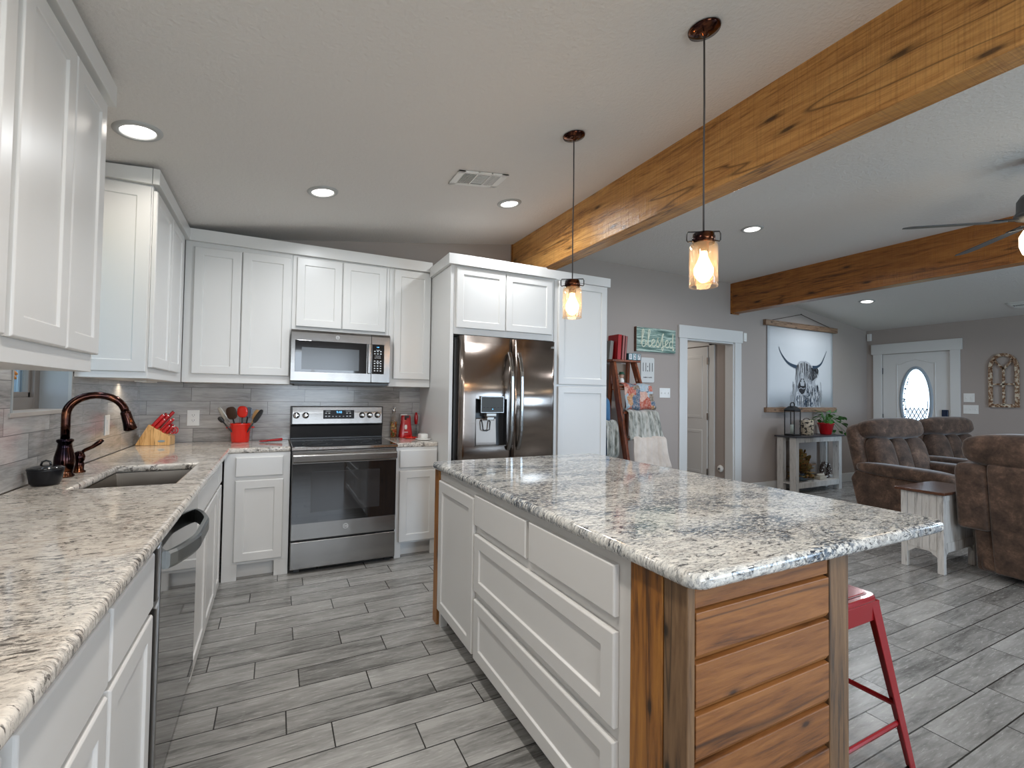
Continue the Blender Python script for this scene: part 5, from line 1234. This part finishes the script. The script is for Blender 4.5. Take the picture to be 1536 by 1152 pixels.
MB().tube([(bx_-.085,by_,TZ+.21), (bx_-.05,by_,TZ+.235), (bx_,by_,TZ+.243), (bx_+.05,by_,TZ+.235), (bx_+.085,by_,TZ+.21)], .006, 8).build('handle', M['twig'], bk, smooth=True)
pp = thing('potted_pothos', 'leafy green trailing plant in a red pot on the console end', 'plant', (8.26,-.20,.80))
px_, py_ = 8.26, -.20
MB().lathe([(0,.001), (.07,.001), (.075,.01), (.105,.15), (.112,.155), (.112,.17), (.10,.17), (.09,.14), (0,.14)], (px_,py_,TZ), 28).build('pot', M['dred'], pp, smooth=True)
st_ = MB(); lf = MB(); rnd = random.Random(11)
def leaf(b, p, d_, s_):
    d_ = d_.normalized(); side = d_.cross(Vector((0,0,1))); side = side.normalized() if side.length > .1 else Vector((1,0,0)); up = side.cross(d_)
    tilt = rnd.uniform(-.6,.6); side = side*math.cos(tilt)+up*math.sin(tilt)
    prof = [(0,0), (.15,.30), (.4,.42), (.7,.30), (1.0,0)]
    mid = [b.v(p+d_*s_*t-Vector((0,0,s_*.25*t*t))) for t, _ in prof]
    for sg in (-1, 1):
        e_ = [mid[0]]+[b.v(p+d_*s_*t+side*sg*s_*w-Vector((0,0,s_*.25*t*t-s_*.06))) for t, w in prof[1:-1]]+[mid[-1]]
        for i in range(len(prof)-1):
            q = [mid[i], mid[i+1], e_[i+1], e_[i]]; q2 = []
            for v_ in q:
                if v_ not in q2: q2.append(v_)
            if len(q2) > 2: b.bm.faces.new(q2 if sg > 0 else q2[::-1])
for i in range(30):
    a = rnd.uniform(0, 2*math.pi); reach = rnd.uniform(.08,.22); h_ = rnd.uniform(.02,.19)
    if i > 20: a = rnd.uniform(-1.1,.3); reach = rnd.uniform(.20,.42); h_ = rnd.uniform(-.05,.12)
    base = Vector((px_,py_,TZ+.14)); end = base+Vector((math.cos(a)*reach, max(-.13 if i<21 else -.16, min(.13, math.sin(a)*reach)), .03+h_))
    if i > 24: end.z -= .16
    midp = base.lerp(end, .5)+Vector((0,0,.09)); st_.tube([base, midp, end], .003, 5)
    leaf(lf, end, (end-midp)+Vector((rnd.uniform(-.05,.05), rnd.uniform(-.05,.05), rnd.uniform(-.02,.05))), rnd.uniform(.065,.10))
    if i % 2: leaf(lf, midp, Vector((math.cos(a+1), math.sin(a+1)*.6, .2)), rnd.uniform(.055,.08))
st_.build('stems', M['leaf'], pp); lf.build('leaves', M['leaf'], pp, smooth=True)
# lower shelf
ga = thing('dried_arrangement', 'bushy dried greenery arrangement inside the console on the lower shelf', 'floral arrangement', (7.75,-.2,.15))
b = MB(); b.sup((7.66,-.2,.20), (.10,.07,.05), .8); b.build('base', plain('blue_grey_bowl', (.12,.17,.22), .5), ga, smooth=True)
lf = MB(); st_ = MB()
for i in range(210):
    a = rnd.uniform(0, 2*math.pi); el_ = rnd.uniform(-.3,1.4); r_ = rnd.uniform(.06,.26)
    d_ = Vector((math.cos(a)*math.cos(el_), math.sin(a)*math.cos(el_)*.42, math.sin(el_)))
    p = Vector((7.66,-.2,.25))+Vector((d_.x*r_*.95, d_.y*r_*.9, d_.z*r_*1.25)); p.y = max(-.29, min(-.1, p.y)); p.z = max(.19, p.z)
    leaf(lf, p, d_+Vector((0,0,.2)), rnd.uniform(.06,.10))
    if i % 5 == 0: st_.tube([(7.66,-.2,.22), p], .002, 4)
lf.build('leaves', M['dried'], ga, smooth=True); st_.build('stems', M['twig'], ga)
tw_ = thing('twig_wreath', 'dark twig wreath standing at the door end of the console shelf', 'wreath', (8.24,-.2,.15))
b = MB()
for i in range(16):
    t0 = rnd.uniform(0, 6.28); rr_ = .105+rnd.uniform(-.02,.02); ph = rnd.uniform(0,6)
    b.tube([(8.24+rr_*math.cos(t0+t*.35)*.9, -.2+.03*math.sin(t*.9+ph), .275+rr_*math.sin(t0+t*.35)) for t in range(12)], .004, 5)
b.build('twigs', M['twig'], tw_)
b = MB()
for i in range(14):
    t = i*.45; b.sup((8.24+.1*math.cos(t), -.225+.01*(i % 2), .275+.1*math.sin(t)), (.012,.012,.012), 1, nu=8, nv=6)
b.build('berries', M['plastic'], tw_, smooth=True)
pf = thing('small_frame', 'small square wood-framed picture on the console lower shelf', 'frame', (8.05,-.12,.15))
MB().box(7.98, 8.14, -.13, -.11, .151, .36).build('frame', M['weathered'], pf, bev=.002); MB().box(8.0, 8.12, -.133, -.131, .18, .34).build('picture', plain('faded_photo', (.25,.22,.20), .5), pf)
sb_ = thing('stone_box', 'cream stone keepsake box before the small frame', 'box', (8.05,-.24,.15))
MB().box(7.98, 8.14, -.28, -.19, .151, .20).build('box', plain('cream_stone', (.50,.45,.37), .7), sb_, bev=.008, seg=3); MB().sup((8.06,-.235,.215), (.075,.04,.02), .8).build('lid', plain('cream_stone_lid', (.55,.50,.42), .7), sb_, smooth=True)

# ------------------------------------------------------------------ front door wall
XW = XR
b = MB(); b.box(XW-.022, XW, -.224, -.10, 0, 2.10); b.box(XW-.022, XW, -1.21, -1.095, 0, 2.10); b.box(XW-.03, XW, -1.235, -.075, 2.075, 2.24); struct(b.build('trim_12', M['trim'], bev=.003))
# door slab with oval opening
def oval(cy, cz, ry, rz, k=40): return [(cy+ry*math.cos(2*math.pi*i/k), cz+rz*math.sin(2*math.pi*i/k)) for i in range(k)]
b = MB(); OV = (-.667, 1.315, .185, .51)
oc = oval(*OV); k = len(oc)
rect = []
y0, y1, z0, z1 = -1.092, -.227, .01, 2.068
for i in range(k):   # ray to rectangle
    a = 2*math.pi*i/k; c, s_ = math.cos(a), math.sin(a)
    t = min(((y1-OV[0]) if c > 0 else (y0-OV[0]))/c if abs(c) > 1e-6 else 1e9, ((z1-OV[1]) if s_ > 0 else (z0-OV[1]))/s_ if abs(s_) > 1e-6 else 1e9)
    rect.append((OV[0]+c*t, OV[1]+s_*t))
for cy_, cz_ in ((y0,z0), (y0,z1), (y1,z0), (y1,z1)):
    q_ = min(range(k), key=lambda i: (rect[i][0]-cy_)**2+(rect[i][1]-cz_)**2); rect[q_] = (cy_, cz_)
vi = [[b.v((x, p[0], p[1])) for p in oc] for x in (XW+.012, XW+.052)]; vo_ = [[b.v((x, p[0], p[1])) for p in rect] for x in (XW+.012, XW+.052)]
for q in range(2):
    for i in range(k): b.bm.faces.new([vi[q][i], vi[q][(i+1) % k], vo_[q][(i+1) % k], vo_[q][i]])
for i in range(k): b.bm.faces.new([vi[0][i], vi[1][i], vi[1][(i+1) % k], vi[0][(i+1) % k]]); b.bm.faces.new([vo_[0][i], vo_[0][(i+1) % k], vo_[1][(i+1) % k], vo_[1][i]])
dr_ = struct(b.build('door_2', M['trim']))
b = MB(); rings = []
for i in range(k):
    a = 2*math.pi*i/k; c, s_ = math.cos(a), math.sin(a)
    rings.append([b.v((XW+.012+dx_, OV[0]+c*(OV[2]+d_), OV[1]+s_*(OV[3]+d_))) for dx_, d_ in ((.01,-.012), (-.010,-.010), (-.016,.008), (-.008,.030), (.0,.034))])
for i in range(k):
    a, c = rings[i], rings[(i+1) % k]
    for j in range(4): b.bm.faces.new([a[j], a[j+1], c[j+1], c[j]])
b.build('oval_frame', plain('blue_grey_frame', (.30,.36,.42), .4), dr_, smooth=True)
b = MB(); b.bm.faces.new([b.v((XW+.030, p[0], p[1])) for p in oval(OV[0], OV[1], OV[2], OV[3])]); ov_ = b.build('oval_glass', M['ovalglass'], dr_)
b = MB()   # leaded pattern low in the oval
def inside(y, z, m_=.9): return ((y-OV[0])/(OV[2]*m_))**2+((z-OV[1])/(OV[3]*m_))**2 < 1
for s_ in (-1, 1):
    for q in range(-4, 5):
        prev = None
        for i in range(60):
            t = -.6+i*.02; y = OV[0]+t*.42; z = 1.03+s_*t*.9+q*.115
            ok = inside(y, z, .78) and z < 1.22
            if ok and prev: b.tube([prev, (XW+.027,y,z)], .006, 4, caps=False)
            prev = (XW+.027,y,z) if ok else None
for m_ in (.78,):
    pts = [(XW+.027, OV[0]+OV[2]*m_*math.cos(t), OV[1]+OV[3]*m_*math.sin(t)) for t in [2*math.pi*i/48 for i in range(49)]]
    b.tube(pts[24:49], .005, 4, caps=False)
for i in range(46):
    t = rnd.uniform(2.2, 6.0); m_ = rnd.uniform(.80,.94); b.sup((XW+.027, OV[0]-OV[2]*m_*math.cos(t), OV[1]+OV[3]*m_*math.sin(t)), (.004,.009,.012), 1, nu=6, nv=4)
b.build('leading', M['inkb'], ov_)
b = MB(); # raised moulding
for pts in ([(-.91,1.90), (-.86,1.90), (-.80,1.93), (-.667,1.965), (-.534,1.93), (-.474,1.90), (-.424,1.90)], [(-.91,1.90), (-.91,.70)], [(-.424,1.90), (-.424,.70)], [(-.91,.55), (-.424,.55), (-.424,.15), (-.91,.15), (-.91,.55)], [(-.91,.70), (-.80,.66), (-.667,.63), (-.534,.66), (-.424,.70)]):
    b.tube([(XW+.010, y, z) for y, z in pts], .008, 6)
b.build('panel_moulding', M['trim'], dr_)
MB().box(XW-.012, XW+.012, -1.065, -.99, 1.06, 1.19).build('keypad_lock', plain('navy_black_plastic', (.01,.02,.05), .3), dr_, bev=.006, seg=3)
b = MB(); b.lathe([(0,0), (.012,0), (.012,.03), (.03,.05), (.03,.07), (0,.078)], (XW+.012,-1.03,.95), 18, Matrix.Rotation(R(-90), 3, 'Y')); b.build('door_knob', M['bronze'], dr_, smooth=True)
b = MB(); 
for z in (1.80, 1.05, .25): b.box(XW-.006, XW+.012, -.232, -.212, z-.05, z+.05)
b.build('hinge', M['darkgrey'], dr_)
MB().box(XW-.012, XW-.001, -1.16, -1.10, 2.01, 2.12).build('door_closer', M['plastic'], dr_, bev=.003)

# arched window decor
aw = thing('arched_wall_decor', 'chipped white arched wooden window frame hung on the front door wall', 'wall decor', (XR-.02,-1.664,1.6))
b = MB(); ya, yb_, zb_, zs_ = -1.815, -1.513, 1.245, 1.77
def bar(pts, w): # flat rectangular section strip in the y-z plane
    P3 = [Vector((0, p[0], p[1])) for p in pts]; rings = []
    for i, p in enumerate(P3):
        t = (P3[min(i+1,len(P3)-1)]-P3[max(i-1,0)]).normalized(); nn = Vector((0, -t.z, t.y))
        rings.append([b.v(Vector((XR-.028,0,0))+p+nn*w/2), b.v(Vector((XR-.004,0,0))+p+nn*w/2), b.v(Vector((XR-.004,0,0))+p-nn*w/2), b.v(Vector((XR-.028,0,0))+p-nn*w/2)])
    for a, c in zip(rings, rings[1:]):
        for j in range(4): b.bm.faces.new([a[j], a[(j+1) % 4], c[(j+1) % 4], c[j]])
    b.bm.faces.new(rings[0]); b.bm.faces.new(rings[-1][::-1])
ym = (ya+yb_)/2; hw_ = (yb_-ya)/2-.02
arch = [(ya+.02, zb_)]+[(ya+.02, zs_)]+[(ym-hw_*math.cos(R(t)), zs_+.195*math.sin(R(t))**.9) for t in range(10, 180, 10)]+[(yb_-.02, zs_), (yb_-.02, zb_)]
bar(arch, .042); bar([(ya+.0415, zb_+.022), (yb_-.0415, zb_+.022)], .044); b.build('outer_frame', M['chippy'], aw)
b = MB(); bar([(ym, zb_+.03), (ym, zs_+.02)], .024); bar([(ya+.03, 1.56), (yb_-.03, 1.56)], .022)
bar([(ym, zs_-.0), (ym-.05, zs_+.06), (ym-.09, zs_+.13)], .022); bar([(ym, zs_-.0), (ym+.05, zs_+.06), (ym+.09, zs_+.13)], .022); b.build('muntins', M['chippy'], aw)

# ------------------------------------------------------------------ living-room seating
SU = M['suede']
def recliner(label, loc, rz):
    r = thing('recliner', label, 'armchair', loc, None, rz)
    L = dict(local=True, smooth=True)
    Bk = Matrix.Rotation(R(14), 3, 'X')   # local: faces -y, back leans to +y
    b = MB(); b.sup((0,.02,.27), (.37,.42,.20), .22, .22, nu=28); b.build('base', SU, r, **L)
    for sx_ in (-1, 1):
        b = MB(); b.prism([(-.42,.04), (.36,.04), (.46,.44), (.40,.54), (-.40,.52), (-.46,.44)], 'x', sx_*.39-.075, sx_*.39+.075); sd = b.build('side_panel', SU, r, bev=.03, seg=4, local=True)
        b = MB(); b.sup((sx_*.395,-.06,.575), (.105,.47,.065), .55, .6, nu=28); b.build('arm', SU, r, **L)
    b = MB(); b.sup((0,-.10,.46), (.30,.36,.095), .45, .45, nu=28); b.build('seat', SU, r, **L)
    b = MB(); b.sup((0,-.46,.27), (.31,.06,.19), .35, .4, nu=28); b.build('footrest', SU, r, **L)
    o_ = Vector((0,.30,.50))
    b = MB(); b.sup(o_+Bk.inverted() @ Vector((0,.07,.22)), (.43,.085,.36), .3, .3, rot=Bk.inverted(), nu=28)
    bk_ = b.build('back_shell', SU, r, **L)
    for xo_, w in ((-.235,.155), (0,.13), (.235,.155)):
        b = MB(); b.sup(o_+Bk.inverted() @ Vector((xo_,-.07,.15)), (w*.95,.10,.25), .6, .7, rot=Bk.inverted(), nu=22); b.build('back_cushion', SU, r, **L)
    b = MB(); b.sup(o_+Bk.inverted() @ Vector((0,-.06,.49)), (.395,.14,.12), .6, .5, rot=Bk.inverted(), nu=30); b.build('headrest', SU, r, **L)
    return r
r1 = recliner('brown suede recliner next to the small white side table', (7.06,-1.88,0), R(-12))
r2 = recliner('brown suede recliner farther back, in front of the front door', (8.56,-1.80,0), R(-12))
sf = thing('sofa', 'large brown suede sofa seen from its back, cut off by the picture edge', 'sofa', (5.95,-3.9,0))
b = MB(); b.prism([(5.62,.06), (6.45,.06), (6.50,.42), (5.60,.42)], 'y', -5.1, -2.78); b.build('base', SU, sf, bev=.03, seg=4)
b = MB(); b.prism([(5.615,.055), (5.80,.055), (5.78,.86), (5.50,.86), (5.49,.80), (5.55,.38)], 'y', -5.1, -2.86); b.build('back', SU, sf, bev=.02, seg=4)
b = MB(); b.prism([(5.545,.36), (5.80,.36), (5.75,.80), (5.70,.85), (5.53,.85), (5.488,.80)], 'y', -2.862, -2.675); b.build('wing', SU, sf, bev=.035, seg=5)
b = MB(); b.prism([(5.64,.05), (6.40,.05), (6.40,.40), (5.58,.40)], 'y', -2.862, -2.755); b.build('side_base', SU, sf, bev=.025, seg=4)
b = MB(); b.sup((5.62,-3.30,.955), (.135,.60,.13), .55, .45, nu=40); b.build('headrest', SU, sf, smooth=True); 
b = MB(); b.sup((5.62,-4.45,.955), (.135,.54,.13), .55, .45, nu=40); b.build('headrest', SU, sf, smooth=True)
b = MB(); b.sup((6.08,-2.80,.60), (.46,.12,.07), .55, .6, nu=30); b.build('arm', SU, sf, smooth=True)
b = MB(); b.sup((6.15,-3.4,.46), (.34,.52,.10), .4, .4, nu=30); b.build('seat_cushion', SU, sf, smooth=True)
b = MB(); b.sup((6.15,-4.45,.46), (.34,.52,.10), .4, .4, nu=30); b.build('seat_cushion', SU, sf, smooth=True)

# side table
sd = thing('side_table', 'small white-washed plank side table with a dark wood top, beside the sofa', 'table', (5.7,-2.50,0))
ax0, ax1, ay0, ay1, az = 5.42, 5.97, -2.645, -2.375, .62
MB().box(ax0-.035, ax1+.03, ay0-.02, ay1+.03, az-.022, az).build('top', M['walnut'], sd, bev=.004, seg=3)
for x in (ax0, ax1-.04):
    for y in (ay0, ay1-.04): MB().box(x, x+.04, y, y+.04, 0, az-.023).build('leg', M['whitewash'], sd, bev=.002)
def arch_panel(b, plane, c, a0, a1):
    zb0 = .13; pts = [(a0, .115), (a0+.05, .155), (a1-.05, .155), (a1, .115), (a1, az-.024), (a0, az-.024)]
    b.prism(pts, plane, c, c+.012)
b = MB(); arch_panel(b, 'x', ax0+.008, ay0+.041, ay1-.041)
for i in range(1, 4):
    y = ay0+.04+(ay1-ay0-.08)*i/4
b.build('end_panel', M['whitewash'], sd)
b = MB()
for i in range(4):
    w = (ay1-ay0-.084)/4; y = ay0+.042+i*w; b.box(ax0+.0045, ax0+.0078, y+.001, y+w-.001, .17, az-.03)
b.build('end_planks', M['whitewash'], sd, bev=.001, seg=1)
b = MB(); arch_panel(b, 'y', ay0+.008, ax0+.041, ax1-.041); b.box(ax0+.041, ax1-.041, ay0+.003, ay0+.0078, .16, .23); b.box(ax0+.041, ax1-.041, ay0+.003, ay0+.0078, .55, az-.024); b.build('front_panel', M['whitewash'], sd)
b = MB(); arch_panel(b, 'y', ay1-.02, ax0+.041, ax1-.041); b.build('rear_panel', M['whitewash'], sd)
